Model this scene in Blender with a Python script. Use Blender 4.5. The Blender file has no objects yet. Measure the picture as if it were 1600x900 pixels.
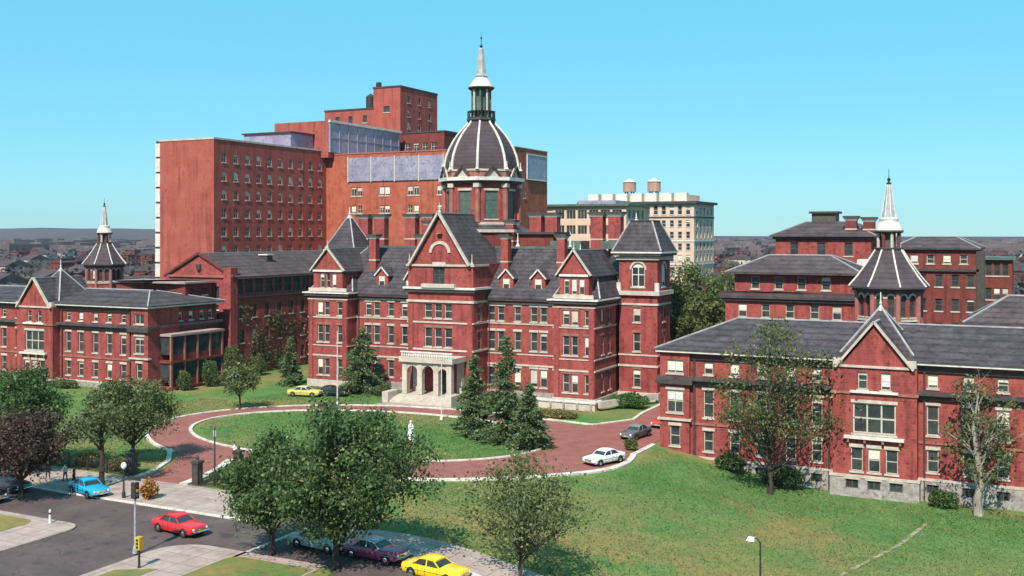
import bpy, math, random
import numpy as np
from mathutils import Vector, Matrix

# ---------------------------------------------------------------- scene, camera, light
SC = bpy.context.scene
COL = SC.collection
R = math.radians
random.seed(7)

YAW = math.atan(0.5)
cam_d = bpy.data.cameras.new('camera')
cam_d.sensor_width = 36.0
cam_d.lens = 36.0 * 1650 / 1600
cam_d.shift_y = -84.0 / 1600          # horizon above the middle of the frame, uprights stay upright
cam_d.clip_start = 0.5
cam_d.clip_end = 20000
cam = bpy.data.objects.new('camera', cam_d)
cam.location = (0, 0, 24)
cam.rotation_euler = (R(90), 0, YAW)
COL.objects.link(cam)
SC.camera = cam

SUN_EL = R(47)
SUN_H = Vector((0.15, -0.989))       # horizontal direction towards the sun
wd = bpy.data.worlds.new('World')
SC.world = wd
wd.use_nodes = True
wn = wd.node_tree.nodes
wl = wd.node_tree.links
bg = wn['Background']
sky = wn.new('ShaderNodeTexSky')
sky.sky_type = 'NISHITA'
sky.sun_disc = False
sky.sun_elevation = SUN_EL
sky.sun_rotation = math.atan2(SUN_H.x, SUN_H.y)
sky.altitude = 0
sky.air_density = 1.0
sky.dust_density = 0.0
sky.ozone_density = 1.6
hsv = wn.new('ShaderNodeHueSaturation')
hsv.inputs['Saturation'].default_value = 1.35
hs = wn.new('ShaderNodeMixRGB')
hs.blend_type = 'MULTIPLY'
hs.inputs[0].default_value = 1.0
hs.inputs[2].default_value = (0.86, 1.08, 1.16, 1)
wl.new(sky.outputs[0], hsv.inputs['Color'])
wl.new(hsv.outputs[0], hs.inputs[1])
ev = wn.new('ShaderNodeMixRGB')       # an even cyan cast, as the old print shows it, all round the sky
ev.inputs[0].default_value = 0.82
ev.inputs[2].default_value = (0.88, 3.15, 4.05, 1)
wl.new(hs.outputs[0], ev.inputs[1])
wl.new(ev.outputs[0], bg.inputs[0])
bg.inputs[1].default_value = 0.15

sun_d = bpy.data.lights.new('sun', 'SUN')
sun_d.energy = 5.0
sun_d.angle = R(0.53)
sun_d.color = (1.0, 0.93, 0.84)
sun = bpy.data.objects.new('sun', sun_d)
sd = Vector((SUN_H.x * math.cos(SUN_EL), SUN_H.y * math.cos(SUN_EL), math.sin(SUN_EL)))
sun.rotation_euler = (-sd).to_track_quat('-Z', 'Y').to_euler()
sun.location = (-60, -60, 120)
COL.objects.link(sun)

vs = SC.view_settings
vs.view_transform = 'Standard'
vs.look = 'None'
vs.exposure = 0.45
vs.gamma = 1.0
vs.use_curve_mapping = False
SC.cycles.max_bounces = 6
SC.cycles.transparent_max_bounces = 8


# ---------------------------------------------------------------- materials
MATS = {}


def mat(name, base, alt=None, scale=1.0, detail=6, rough=0.8, spec=0.3, metal=0.0, bump=0.0, bump_scale=None,
        alt2=None, scale2=None, lo=0.38, hi=0.62, stretch=(1, 1, 1), lines=None, cracks=None, joints=None, streak=None):
    m = bpy.data.materials.new(name)
    m.use_nodes = True
    n, l = m.node_tree.nodes, m.node_tree.links
    b = n['Principled BSDF']
    b.inputs['Roughness'].default_value = rough
    b.inputs['Specular IOR Level'].default_value = spec
    b.inputs['Metallic'].default_value = metal
    col = None
    geo = n.new('ShaderNodeNewGeometry')
    mp = n.new('ShaderNodeMapping')
    mp.inputs['Scale'].default_value = stretch
    l.new(geo.outputs['Position'], mp.inputs['Vector'])

    def noise(sc, det):
        t = n.new('ShaderNodeTexNoise')
        t.inputs['Scale'].default_value = sc
        t.inputs['Detail'].default_value = det
        t.inputs['Roughness'].default_value = 0.65
        l.new(mp.outputs[0], t.inputs['Vector'])
        return t

    def ramp(src, a, c):
        r = n.new('ShaderNodeMapRange')
        r.inputs[1].default_value = a
        r.inputs[2].default_value = c
        l.new(src, r.inputs[0])
        return r.outputs[0]

    def mix(fac, a, c, mode='MIX'):
        x = n.new('ShaderNodeMixRGB')
        x.blend_type = mode
        if isinstance(fac, (int, float)):
            x.inputs[0].default_value = fac
        else:
            l.new(fac, x.inputs[0])
        for i, v in ((1, a), (2, c)):
            if isinstance(v, tuple):
                x.inputs[i].default_value = (*v[:3], 1)
            else:
                l.new(v, x.inputs[i])
        return x.outputs[0]
    col = tuple(base)
    if alt:
        t = noise(scale, detail)
        col = mix(ramp(t.outputs[0], lo, hi), col, tuple(alt))
    if alt2:
        t2 = noise(scale2 or scale * 5, 4)
        col = mix(ramp(t2.outputs[0], 0.52, 0.70), col, tuple(alt2))
    if lines:   # courses of slate / brick: thin darker joints at a real spacing along z
        sep = n.new('ShaderNodeSeparateXYZ')
        l.new(geo.outputs['Position'], sep.inputs[0])
        mm = n.new('ShaderNodeMath')
        mm.operation = 'PINGPONG'
        mm.inputs[1].default_value = lines[0]
        l.new(sep.outputs[2], mm.inputs[0])
        f = ramp(mm.outputs[0], 0.0, lines[0] * 0.5)
        dk = mix(1.0, col if not isinstance(col, tuple) else col, (lines[1],) * 3, 'MULTIPLY')
        col = mix(f, dk, col)
    if streak:   # rain and soot streaks running down
        mp2 = n.new('ShaderNodeMapping')
        mp2.inputs['Scale'].default_value = (1, 1, 0.07)
        l.new(geo.outputs['Position'], mp2.inputs['Vector'])
        ts_ = n.new('ShaderNodeTexNoise')
        ts_.inputs['Scale'].default_value = 1.5
        ts_.inputs['Detail'].default_value = 6
        l.new(mp2.outputs[0], ts_.inputs['Vector'])
        col = mix(ramp(ts_.outputs[0], 0.50, 0.74), col, mix(1.0, col, (streak,) * 3, 'MULTIPLY'))
    if cracks:   # tar-filled cracks and seams
        vo = n.new('ShaderNodeTexVoronoi')
        vo.feature = 'DISTANCE_TO_EDGE'
        vo.inputs['Scale'].default_value = cracks[0]
        wob = noise(0.8, 5)
        av = n.new('ShaderNodeMixRGB')
        av.inputs[0].default_value = 0.5
        av.blend_type = 'ADD'
        l.new(mp.outputs[0], av.inputs[1])
        l.new(wob.outputs['Color'], av.inputs[2])
        l.new(av.outputs[0], vo.inputs['Vector'])
        col = mix(ramp(vo.outputs['Distance'], 0.0, 0.014), tuple(cracks[1]), col)
    if joints:   # saw cuts between slabs
        sep2 = n.new('ShaderNodeSeparateXYZ')
        l.new(geo.outputs['Position'], sep2.inputs[0])
        for ax in (0, 1):
            pp_ = n.new('ShaderNodeMath')
            pp_.operation = 'PINGPONG'
            pp_.inputs[1].default_value = joints
            l.new(sep2.outputs[ax], pp_.inputs[0])
            dk2 = mix(1.0, col, (0.6, 0.56, 0.54), 'MULTIPLY')
            col = mix(ramp(pp_.outputs[0], 0.02, 0.06), dk2, col)
    if isinstance(col, tuple):
        b.inputs['Base Color'].default_value = (*col[:3], 1)
    else:
        l.new(col, b.inputs['Base Color'])
    if bump:
        t3 = noise(bump_scale or scale * 6, 4)
        bp = n.new('ShaderNodeBump')
        bp.inputs['Strength'].default_value = bump
        bp.inputs['Distance'].default_value = 0.1
        l.new(t3.outputs[0], bp.inputs['Height'])
        l.new(bp.outputs[0], b.inputs['Normal'])
    MATS[name] = m
    return m


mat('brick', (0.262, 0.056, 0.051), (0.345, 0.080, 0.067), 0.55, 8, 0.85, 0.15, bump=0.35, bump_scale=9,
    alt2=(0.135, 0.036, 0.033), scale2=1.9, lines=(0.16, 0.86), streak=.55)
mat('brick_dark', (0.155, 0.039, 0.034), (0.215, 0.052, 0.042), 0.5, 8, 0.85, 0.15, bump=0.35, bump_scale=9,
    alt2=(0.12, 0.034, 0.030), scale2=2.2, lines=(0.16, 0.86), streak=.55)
mat('brick_orange', (0.33, 0.083, 0.052), (0.42, 0.128, 0.078), 0.45, 9, 0.85, 0.15, bump=0.3, bump_scale=7,
    alt2=(0.32, 0.065, 0.035), scale2=1.1, lines=(0.2, 0.88), streak=.62)
mat('brick_tower', (0.315, 0.076, 0.060), (0.39, 0.108, 0.080), 0.45, 9, 0.85, 0.15, bump=0.3, bump_scale=7,
    alt2=(0.27, 0.055, 0.04), scale2=0.9, lines=(0.2, 0.88), streak=.62)
mat('stone', (0.40, 0.33, 0.275), (0.54, 0.465, 0.39), 1.1, 6, 0.85, 0.2, bump=0.2, alt2=(0.40, 0.35, 0.31), scale2=2.0)
mat('stone_red', (0.33, 0.13, 0.10), (0.24, 0.09, 0.075), 0.9, 6, 0.85, 0.2, bump=0.2)
mat('rubble_stone', (0.25, 0.215, 0.195), (0.38, 0.335, 0.305), 1.6, 8, 0.9, 0.15, bump=0.6, bump_scale=5, alt2=(0.13, 0.11, 0.105), scale2=2.2)
mat('white_paint', (0.66, 0.62, 0.57), (0.50, 0.46, 0.41), 1.5, 5, 0.6, 0.3)
mat('slate', (0.054, 0.045, 0.050), (0.092, 0.078, 0.085), 0.5, 8, 0.8, 0.15, bump=0.4, bump_scale=7,
    alt2=(0.036, 0.031, 0.035), scale2=1.6, lines=(0.28, 0.62), streak=.7)
mat('slate_warm', (0.070, 0.052, 0.054), (0.108, 0.082, 0.084), 0.4, 8, 0.8, 0.15, bump=0.4, bump_scale=6,
    alt2=(0.045, 0.036, 0.038), scale2=1.3, lines=(0.28, 0.62), streak=.7)
mat('dome_slate', (0.058, 0.042, 0.046), (0.085, 0.062, 0.068), 0.7, 8, 0.75, 0.2, bump=0.3, bump_scale=8, lines=(0.3, 0.7))
mat('lead', (0.27, 0.26, 0.26), (0.40, 0.38, 0.37), 1.5, 5, 0.6, 0.3)
mat('copper', (0.10, 0.155, 0.125), (0.06, 0.085, 0.075), 0.7, 6, 0.6, 0.3)
mat('flat_roof', (0.30, 0.20, 0.185), (0.40, 0.29, 0.27), 0.4, 7, 0.9, 0.1, alt2=(0.2, 0.15, 0.145), scale2=1.4)
mat('gutter_dark', (0.045, 0.038, 0.036), (0.07, 0.055, 0.05), 2.0, 3, 0.7, 0.3)
mat('iron', (0.022, 0.022, 0.022), (0.04, 0.035, 0.032), 3.0, 3, 0.55, 0.4)
mat('pole_grey', (0.34, 0.35, 0.36), (0.24, 0.25, 0.26), 3.0, 3, 0.5, 0.4)
mat('glass', (0.022, 0.030, 0.033), (0.05, 0.058, 0.055), 0.6, 3, 0.08, 0.5)
mat('glass_lavender', (0.23, 0.21, 0.30), (0.33, 0.30, 0.39), 0.45, 7, 0.35, 0.5, alt2=(0.15, 0.13, 0.2), scale2=1.6)
mat('frame_cream', (0.50, 0.46, 0.38), (0.40, 0.36, 0.30), 2.0, 3, 0.6, 0.3)
mat('frame_dark', (0.10, 0.085, 0.07), (0.07, 0.06, 0.05), 2.0, 3, 0.6, 0.3)
mat('shade_cloth', (0.72, 0.68, 0.55), (0.62, 0.58, 0.46), 2.0, 3, 0.8, 0.2)
mat('louvre', (0.055, 0.085, 0.075), (0.085, 0.12, 0.10), 1.2, 5, 0.5, 0.4)
mat('cream_brick', (0.56, 0.38, 0.28), (0.66, 0.49, 0.38), 0.3, 7, 0.85, 0.15, alt2=(0.48, 0.36, 0.29), scale2=1.2)
mat('asphalt', (0.088, 0.062, 0.060), (0.128, 0.092, 0.088), 0.35, 9, 0.85, 0.2, bump=0.2, bump_scale=12, alt2=(0.05, 0.042, 0.042), scale2=0.7, cracks=(0.42, (0.058, 0.048, 0.047)))
mat('red_paving', (0.24, 0.082, 0.068), (0.30, 0.115, 0.096), 0.6, 9, 0.85, 0.2, bump=0.25, bump_scale=12, alt2=(0.18, 0.07, 0.06), scale2=2.4)
mat('concrete', (0.33, 0.245, 0.21), (0.42, 0.325, 0.285), 0.5, 8, 0.85, 0.2, bump=0.15, bump_scale=9, alt2=(0.26, 0.20, 0.175), scale2=0.8, joints=0.9)
mat('worn_earth', (0.34, 0.28, 0.19), (0.13, 0.145, 0.06), 1.3, 7, 0.95, 0.1, lo=0.42, hi=0.55)
mat('kerb_stone', (0.66, 0.61, 0.53), (0.50, 0.45, 0.39), 1.6, 6, 0.85, 0.2, alt2=(0.36, 0.31, 0.27), scale2=0.9, joints=1.0)
mat('bark', (0.085, 0.062, 0.048), (0.045, 0.034, 0.028), 2.5, 6, 0.9, 0.1, bump=0.6, bump_scale=8, stretch=(1, 1, 0.25))
mat('bark_pale', (0.36, 0.31, 0.26), (0.20, 0.165, 0.14), 2.0, 6, 0.9, 0.1, bump=0.5, bump_scale=8, stretch=(1, 1, 0.25))
mat('rubber', (0.016, 0.016, 0.017), rough=0.8, spec=0.2)
mat('chrome', (0.78, 0.78, 0.78), rough=0.18, metal=1.0)
mat('car_glass', (0.03, 0.038, 0.042), rough=0.05, spec=0.6)
mat('tail_red', (0.35, 0.01, 0.01), rough=0.3, spec=0.5)
mat('lamp_glass', (0.85, 0.83, 0.76), rough=0.25, spec=0.5)
mat('skin', (0.45, 0.27, 0.19), rough=0.6)
mat('dark_cloth', (0.022, 0.022, 0.028), (0.04, 0.036, 0.036), 4, 3, 0.9, 0.1)
mat('pale_cloth', (0.62, 0.60, 0.58), (0.5, 0.48, 0.46), 4, 3, 0.9, 0.1)
mat('brown_cloth', (0.16, 0.09, 0.05), (0.11, 0.06, 0.04), 4, 3, 0.9, 0.1)
mat('marble', (0.80, 0.77, 0.72), (0.66, 0.62, 0.57), 2.0, 5, 0.6, 0.3)
mat('tank_wood', (0.40, 0.25, 0.19), (0.28, 0.17, 0.13), 1.4, 5, 0.8, 0.2, stretch=(1, 1, 0.2))
mat('signal_yellow', (0.55, 0.33, 0.03), rough=0.5)
mat('far_roof', (0.085, 0.060, 0.060), (0.14, 0.105, 0.105), 0.02, 6, 0.9, 0.1, alt2=(0.20, 0.17, 0.16), scale2=0.06)
mat('hydrant', (0.5, 0.32, 0.05), rough=0.5)


def paint(name, c):
    m = mat(name, c, rough=0.28, spec=0.5)
    m.node_tree.nodes['Principled BSDF'].inputs['Coat Weight'].default_value = 0.5
    return m


def leaf_mat(name, stops, transl=0.30):
    m = bpy.data.materials.new(name)
    m.use_nodes = True
    n, l = m.node_tree.nodes, m.node_tree.links
    b = n['Principled BSDF']
    b.inputs['Roughness'].default_value = 0.55
    b.inputs['Specular IOR Level'].default_value = 0.35
    at = n.new('ShaderNodeAttribute')
    at.attribute_name = 'tone'
    cr = n.new('ShaderNodeValToRGB')
    el = cr.color_ramp.elements
    for i, (p, c) in enumerate(stops):
        e = el[i] if i < 2 else el.new(p)
        e.position = p
        e.color = (*c, 1)
    l.new(at.outputs['Fac'], cr.inputs[0])
    l.new(cr.outputs[0], b.inputs['Base Color'])
    tr = n.new('ShaderNodeBsdfTranslucent')
    l.new(cr.outputs[0], tr.inputs[0])
    mx = n.new('ShaderNodeMixShader')
    mx.inputs[0].default_value = transl
    l.new(b.outputs[0], mx.inputs[1])
    l.new(tr.outputs[0], mx.inputs[2])
    l.new(mx.outputs[0], n['Material Output'].inputs[0])
    MATS[name] = m
    return m


leaf_mat('leaf_green', [(0.0, (0.038, 0.072, 0.023)), (0.6, (0.087, 0.145, 0.043)), (0.88, (0.167, 0.217, 0.065)), (1.0, (0.319, 0.304, 0.116))])
leaf_mat('leaf_olive', [(0.0, (0.065, 0.087, 0.029)), (0.6, (0.138, 0.167, 0.058)), (0.9, (0.232, 0.232, 0.080)), (1.0, (0.377, 0.290, 0.116))])
leaf_mat('leaf_autumn', [(0.0, (0.072, 0.087, 0.032)), (0.45, (0.145, 0.152, 0.051)), (0.72, (0.319, 0.203, 0.065)), (0.9, (0.435, 0.217, 0.065)), (1.0, (0.580, 0.435, 0.174))])
leaf_mat('leaf_mixed', [(0.0, (0.050, 0.075, 0.024)), (0.5, (0.105, 0.130, 0.045)), (0.75, (0.17, 0.165, 0.06)), (0.9, (0.36, 0.19, 0.06)), (1.0, (0.50, 0.40, 0.18))])
leaf_mat('leaf_rust', [(0.0, (0.055, 0.032, 0.026)), (0.6, (0.090, 0.055, 0.042)), (0.9, (0.15, 0.085, 0.05)), (1.0, (0.20, 0.13, 0.07))])
leaf_mat('leaf_orange', [(0.0, (0.22, 0.09, 0.02)), (0.6, (0.40, 0.19, 0.035)), (1.0, (0.55, 0.33, 0.08))])
leaf_mat('leaf_conifer', [(0.0, (0.046, 0.085, 0.034)), (0.55, (0.110, 0.165, 0.062)), (0.85, (0.22, 0.26, 0.11)), (1.0, (0.40, 0.38, 0.19))], 0.25)
leaf_mat('leaf_hedge', [(0.0, (0.035, 0.085, 0.018)), (0.7, (0.080, 0.180, 0.038)), (1.0, (0.15, 0.25, 0.07))])
leaf_mat('leaf_grass', [(0.0, (0.046, 0.105, 0.027)), (0.5, (0.095, 0.165, 0.045)), (0.75, (0.20, 0.18, 0.07)), (1.0, (0.42, 0.34, 0.15))], 0.2)
leaf_mat('leaf_far', [(0.0, (0.034, 0.030, 0.028)), (0.6, (0.062, 0.050, 0.046)), (0.9, (0.085, 0.082, 0.048)), (1.0, (0.15, 0.11, 0.10))], 0.1)


# ---------------------------------------------------------------- helpers
def terrain(x, y):
    t = min(max((x + 45.0) / 26.0, 0), 1)
    t = t * t * (3 - 2 * t)
    w = min(max((150 - y) / 20.0, 0), 1)
    return -3.6 * t * w


def tag(o, label=None, cat=None, group=None, kind=None):
    if label:
        o['label'] = label
    if cat:
        o['category'] = cat
    if group:
        o['group'] = group
    if kind:
        o['kind'] = kind
    return o


def thing(name, label, cat, loc=(0, 0, 0), rz=0.0, group=None):
    o = bpy.data.objects.new(name, None)
    o.empty_display_size = 0.3
    o.location = loc
    o.rotation_euler = (0, 0, rz)
    COL.objects.link(o)
    return tag(o, label, cat, group)


def origin(o):
    p = Vector((0, 0, 0))
    while o is not None:
        p = p + Vector(o.location)
        o = o.parent
    return p


class MB:
    """collects faces for one mesh"""

    def __init__(self):
        self.v = []
        self.f = []

    def poly(self, pts):
        i = len(self.v)
        self.v += [tuple(p) for p in pts]
        self.f.append(tuple(range(i, i + len(pts))))

    def box(self, x0, x1, y0, y1, z0, z1):
        i = len(self.v)
        self.v += [(x, y, z) for z in (z0, z1) for (x, y) in ((x0, y0), (x1, y0), (x1, y1), (x0, y1))]
        self.f += [tuple(i + k for k in q) for q in ((3, 2, 1, 0), (4, 5, 6, 7), (0, 1, 5, 4), (1, 2, 6, 5), (2, 3, 7, 6), (3, 0, 4, 7))]
        return self

    def hexa(self, bot, top):
        i = len(self.v)
        self.v += [tuple(p) for p in bot] + [tuple(p) for p in top]
        n = len(bot)
        self.f.append(tuple(i + k for k in reversed(range(n))))
        self.f.append(tuple(i + n + k for k in range(n)))
        for k in range(n):
            q = (k + 1) % n
            self.f.append((i + k, i + q, i + n + q, i + n + k))
        return self

    def prism(self, pts, z0, z1):
        return self.hexa([(p[0], p[1], z0) for p in pts], [(p[0], p[1], z1) for p in pts])

    def bar(self, a, b, w, h):
        a, b = Vector(a), Vector(b)
        d = (b - a).normalized()
        up = Vector((0, 0, 1)) if abs(d.z) < 0.98 else Vector((0, 1, 0))
        s = d.cross(up).normalized()
        u = s.cross(d).normalized()
        q = [s * (-w / 2) - u * (h / 2), s * (w / 2) - u * (h / 2), s * (w / 2) + u * (h / 2), s * (-w / 2) + u * (h / 2)]
        return self.hexa([a + k for k in q], [b + k for k in q])

    def tube(self, pts, rad, seg=6, cap=True):
        pts = [Vector(p) for p in pts]
        i0 = len(self.v)
        n = len(pts)
        for k, p in enumerate(pts):
            d = (pts[min(k + 1, n - 1)] - pts[max(k - 1, 0)]).normalized()
            ref = Vector((1, 0, 0)) if abs(d.x) < 0.9 else Vector((0, 1, 0))
            a = d.cross(ref).normalized()
            b = d.cross(a).normalized()
            for j in range(seg):
                t = 2 * math.pi * j / seg
                self.v.append(tuple(p + (a * math.cos(t) + b * math.sin(t)) * rad[k]))
        for k in range(n - 1):
            for j in range(seg):
                q = (j + 1) % seg
                self.f.append((i0 + k * seg + j, i0 + k * seg + q, i0 + (k + 1) * seg + q, i0 + (k + 1) * seg + j))
        if cap:
            self.f.append(tuple(i0 + j for j in range(seg)))
            self.f.append(tuple(i0 + (n - 1) * seg + j for j in reversed(range(seg))))
        return self

    def lathe(self, cx, cy, prof, seg=16, rot=0.0, cap=True):
        i0 = len(self.v)
        for (r, z) in prof:
            for j in range(seg):
                t = rot + 2 * math.pi * j / seg
                self.v.append((cx + r * math.cos(t), cy + r * math.sin(t), z))
        for k in range(len(prof) - 1):
            for j in range(seg):
                q = (j + 1) % seg
                self.f.append((i0 + k * seg + j, i0 + k * seg + q, i0 + (k + 1) * seg + q, i0 + (k + 1) * seg + j))
        if cap:
            self.f.append(tuple(i0 + j for j in reversed(range(seg))))
            self.f.append(tuple(i0 + (len(prof) - 1) * seg + j for j in range(seg)))
        return self

    def mesh(self, name, m, smooth=False, off=(0, 0, 0)):
        me = bpy.data.meshes.new(name)
        ox, oy, oz = off
        me.from_pydata([(a - ox, b - oy, c - oz) for (a, b, c) in self.v], [], self.f)
        me.materials.append(MATS[m] if isinstance(m, str) else m)
        if smooth:
            me.polygons.foreach_set('use_smooth', [True] * len(me.polygons))
            me.set_sharp_from_angle(angle=R(35))
        me.update()
        return me

    def build(self, name, m, parent=None, smooth=False, local=False):
        off = (0, 0, 0) if (parent is None or local) else origin(parent)
        o = bpy.data.objects.new(name, self.mesh(name, m, smooth, off))
        o.parent = parent
        COL.objects.link(o)
        return o


def mb(fn, *a):
    m = MB()
    getattr(m, fn)(*a)
    return m


def facade(m, p0, p1, z0, z1, ops, depth=0.32):
    """a wall from p0 to p1 (outside on the right hand) with real recessed openings (u0, u1, z0, z1)"""
    p0, p1 = Vector(p0), Vector(p1)
    d = (p1 - p0)
    L = d.length
    d.normalize()
    n = Vector((-d.y, d.x))
    us = sorted({0.0, L} | {round(o[k], 4) for o in ops for k in (0, 1)})
    zs = sorted({z0, z1} | {round(o[k], 4) for o in ops for k in (2, 3)})

    def P(u, z, e=0.0):
        q = p0 + d * u + n * e
        return (q.x, q.y, z)
    for k in range(len(zs) - 1):
        zc = (zs[k] + zs[k + 1]) / 2
        run = None
        for i in range(len(us) - 1):
            uc = (us[i] + us[i + 1]) / 2
            hole = any(o[0] < uc < o[1] and o[2] < zc < o[3] for o in ops)
            if not hole and run is None:
                run = us[i]
            if run is not None and (hole or i == len(us) - 2):
                e = us[i] if hole else us[i + 1]
                m.poly([P(run, zs[k]), P(e, zs[k]), P(e, zs[k + 1]), P(run, zs[k + 1])])
                run = None
    for (a, b, c, e) in ops:
        m.poly([P(a, c), P(b, c), P(b, c, depth), P(a, c, depth)])
        m.poly([P(a, e, depth), P(b, e, depth), P(b, e), P(a, e)])
        m.poly([P(a, c), P(a, c, depth), P(a, e, depth), P(a, e)])
        m.poly([P(b, c, depth), P(b, c), P(b, e), P(b, e, depth)])
        m.poly([P(a, c, depth), P(b, c, depth), P(b, e, depth), P(a, e, depth)])


WCACHE = {}


def wmesh(key, fn, m):
    k = (key, m)
    if k not in WCACHE:
        b = MB()
        fn(b)
        WCACHE[k] = b.mesh(key[0], m)
    return WCACHE[k]


def add(name, me, parent, loc=(0, 0, 0), rz=0.0):
    o = bpy.data.objects.new(name, me)
    o.parent = parent
    o.location = loc
    o.rotation_euler = (0, 0, rz)
    COL.objects.link(o)
    return o


WR = random.Random(11)


def window(root, p, rz, w, h, style):
    """p: world position of the middle of the sill on the wall plane; children hang below the frame"""
    fm = style.get('frame', 'frame_cream')
    w, h = round(w, 2), round(h, 2)
    t = style.get('bar', 0.09)
    cols, rows = style.get('grid', (1, 2))

    def frame(b):
        b.box(-w / 2, -w / 2 + t, 0.16, 0.27, 0, h)
        b.box(w / 2 - t, w / 2, 0.16, 0.27, 0, h)
        b.box(-w / 2 + t, w / 2 - t, 0.16, 0.27, 0, t)
        b.box(-w / 2 + t, w / 2 - t, 0.16, 0.27, h - t, h)
        for i in range(1, cols):
            x = -w / 2 + w * i / cols
            b.box(x - t / 2, x + t / 2, 0.165, 0.265, t, h - t)
        for i in range(1, rows):
            z = h * i / rows
            b.box(-w / 2 + t, w / 2 - t, 0.17, 0.26, z - t / 2, z + t / 2)
    f = add('window', wmesh(('window', w, h, cols, rows, t), frame, fm), root, Vector(p) - origin(root), rz)
    add('pane', wmesh(('pane', w, h), lambda b: b.box(-w / 2 + .03, w / 2 - .03, 0.215, 0.235, 0.03, h - .03), style.get('glass', 'glass')), f)
    if WR.random() < style.get('blind', 0.4):
        q = WR.choice((0.2, 0.3, 0.45, 0.55, 0.8))
        bm2 = WR.choice(('shade_cloth', 'shade_cloth', 'pale_cloth', 'frame_cream'))
        add('blind', wmesh(('blind', w, h, q), lambda b: b.box(-w / 2 + t, w / 2 - t, 0.185, 0.205, h * (1 - q), h - t), bm2), f)
    sm = style.get('stone', 'stone')
    if style.get('sill', True):
        add('sill', wmesh(('sill', w), lambda b: b.box(-w / 2 - .14, w / 2 + .14, -0.12, 0.2, -0.2, 0.0), sm), f)
    if style.get('lintel', True):
        add('lintel', wmesh(('lintel', w, h), lambda b: b.box(-w / 2 - .18, w / 2 + .18, -0.045, 0.06, h, h + .34), style.get('lintel_mat', sm)), f)
    if style.get('arch'):
        def sp(b):
            n = 8
            r = w / 2
            zc = h - r
            for s in (-1, 1):
                pts = [(s * r * math.cos(math.pi / 2 * k / n), zc + r * math.sin(math.pi / 2 * k / n)) for k in range(n + 1)]
                for k in range(n):
                    (xa, za), (xb, zb) = pts[k], pts[k + 1]
                    q = [(xa, 0.012, za), (xb, 0.012, zb), (s * r, 0.012, zb) if k < n else (s * r, .012, h), (s * r, 0.012, za)]
                    b.poly(q if s > 0 else q[::-1])
                    b.poly([(xa, 0.012, za), (xa, 0.3, za), (xb, 0.3, zb), (xb, 0.012, zb)])
                b.poly([(0, .012, h), (s * r, .012, h), (s * r, .012, h - 1e-3)])
        add('arch_spandrel', wmesh(('spandrel', w, h), sp, style.get('spandrel', 'brick')), f)

        def ring(b):
            n = 12
            r = w / 2
            zc = h - r
            for k in range(n):
                a0, a1 = math.pi * k / n, math.pi * (k + 1) / n
                q = [(rr * math.cos(a), zc + rr * math.sin(a)) for rr in (r, r + .28) for a in (a0, a1)]
                b.hexa([(q[0][0], -0.07, q[0][1]), (q[2][0], -0.07, q[2][1]), (q[3][0], -0.07, q[3][1]), (q[1][0], -0.07, q[1][1])],
                       [(q[0][0], 0.0, q[0][1]), (q[2][0], 0.0, q[2][1]), (q[3][0], 0.0, q[3][1]), (q[1][0], 0.0, q[1][1])])
        add('arch_ring', wmesh(('ring', w, h), ring, sm), f)
    return f


def block(root, name, poly, z0, z1, m, wins=None, cap=True):
    """walls round a counter-clockwise outline; wins = {edge: [(u, sill z, w, h, style), ...]}"""
    wins = wins or {}
    b = MB()
    n = len(poly)
    for i in range(n):
        p0, p1 = Vector(poly[i]), Vector(poly[(i + 1) % n])
        ops = [(u - w / 2, u + w / 2, z, z + h) for (u, z, w, h, st) in wins.get(i, [])]
        facade(b, p0, p1, z0, z1, ops)
    if cap:
        b.poly([(p[0], p[1], z1) for p in poly])
    o = b.build(name, m, root)
    for i, ws in wins.items():
        p0, p1 = Vector(poly[i]), Vector(poly[(i + 1) % n])
        d = (p1 - p0).normalized()
        for (u, z, w, h, st) in ws:
            q = p0 + d * u
            window(root, (q.x, q.y, z), math.atan2(d.y, d.x), w, h, st)
    return o


def offset_path(pts, e, closed):
    n = len(pts)
    out = []
    for i in range(n):
        p = Vector(pts[i])
        a = Vector(pts[i - 1]) if (closed or i > 0) else None
        c = Vector(pts[(i + 1) % n]) if (closed or i < n - 1) else None
        d1 = (p - a).normalized() if a is not None else (c - p).normalized()
        d2 = (c - p).normalized() if c is not None else d1
        n1, n2 = Vector((d1.y, -d1.x)), Vector((d2.y, -d2.x))
        nn = (n1 + n2)
        k = nn.dot(n1)
        q = p + nn * (e / k if abs(k) > 0.2 else e)
        out.append((q.x, q.y))
    return out


def band(root, name, pts, z0, z1, proj, m, closed=False, inn=0.05):
    o, i = offset_path(pts, proj, closed), offset_path(pts, -inn, closed)
    b = MB()
    n = len(pts)
    for k in range(n if closed else n - 1):
        q = (k + 1) % n
        A, B, C, D = o[k], o[q], i[q], i[k]
        b.poly([(*A, z0), (*B, z0), (*B, z1), (*A, z1)])
        b.poly([(*A, z1), (*B, z1), (*C, z1), (*D, z1)])
        b.poly([(*D, z0), (*C, z0), (*B, z0), (*A, z0)])
        if not closed and k == 0:
            b.poly([(*D, z0), (*A, z0), (*A, z1), (*D, z1)])
        if not closed and k == n - 2:
            b.poly([(*B, z0), (*C, z0), (*C, z1), (*B, z1)])
    return b.build(name, m, root)


def rect(x0, x1, y0, y1):
    return [(x0, y0), (x1, y0), (x1, y1), (x0, y1)]


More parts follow.
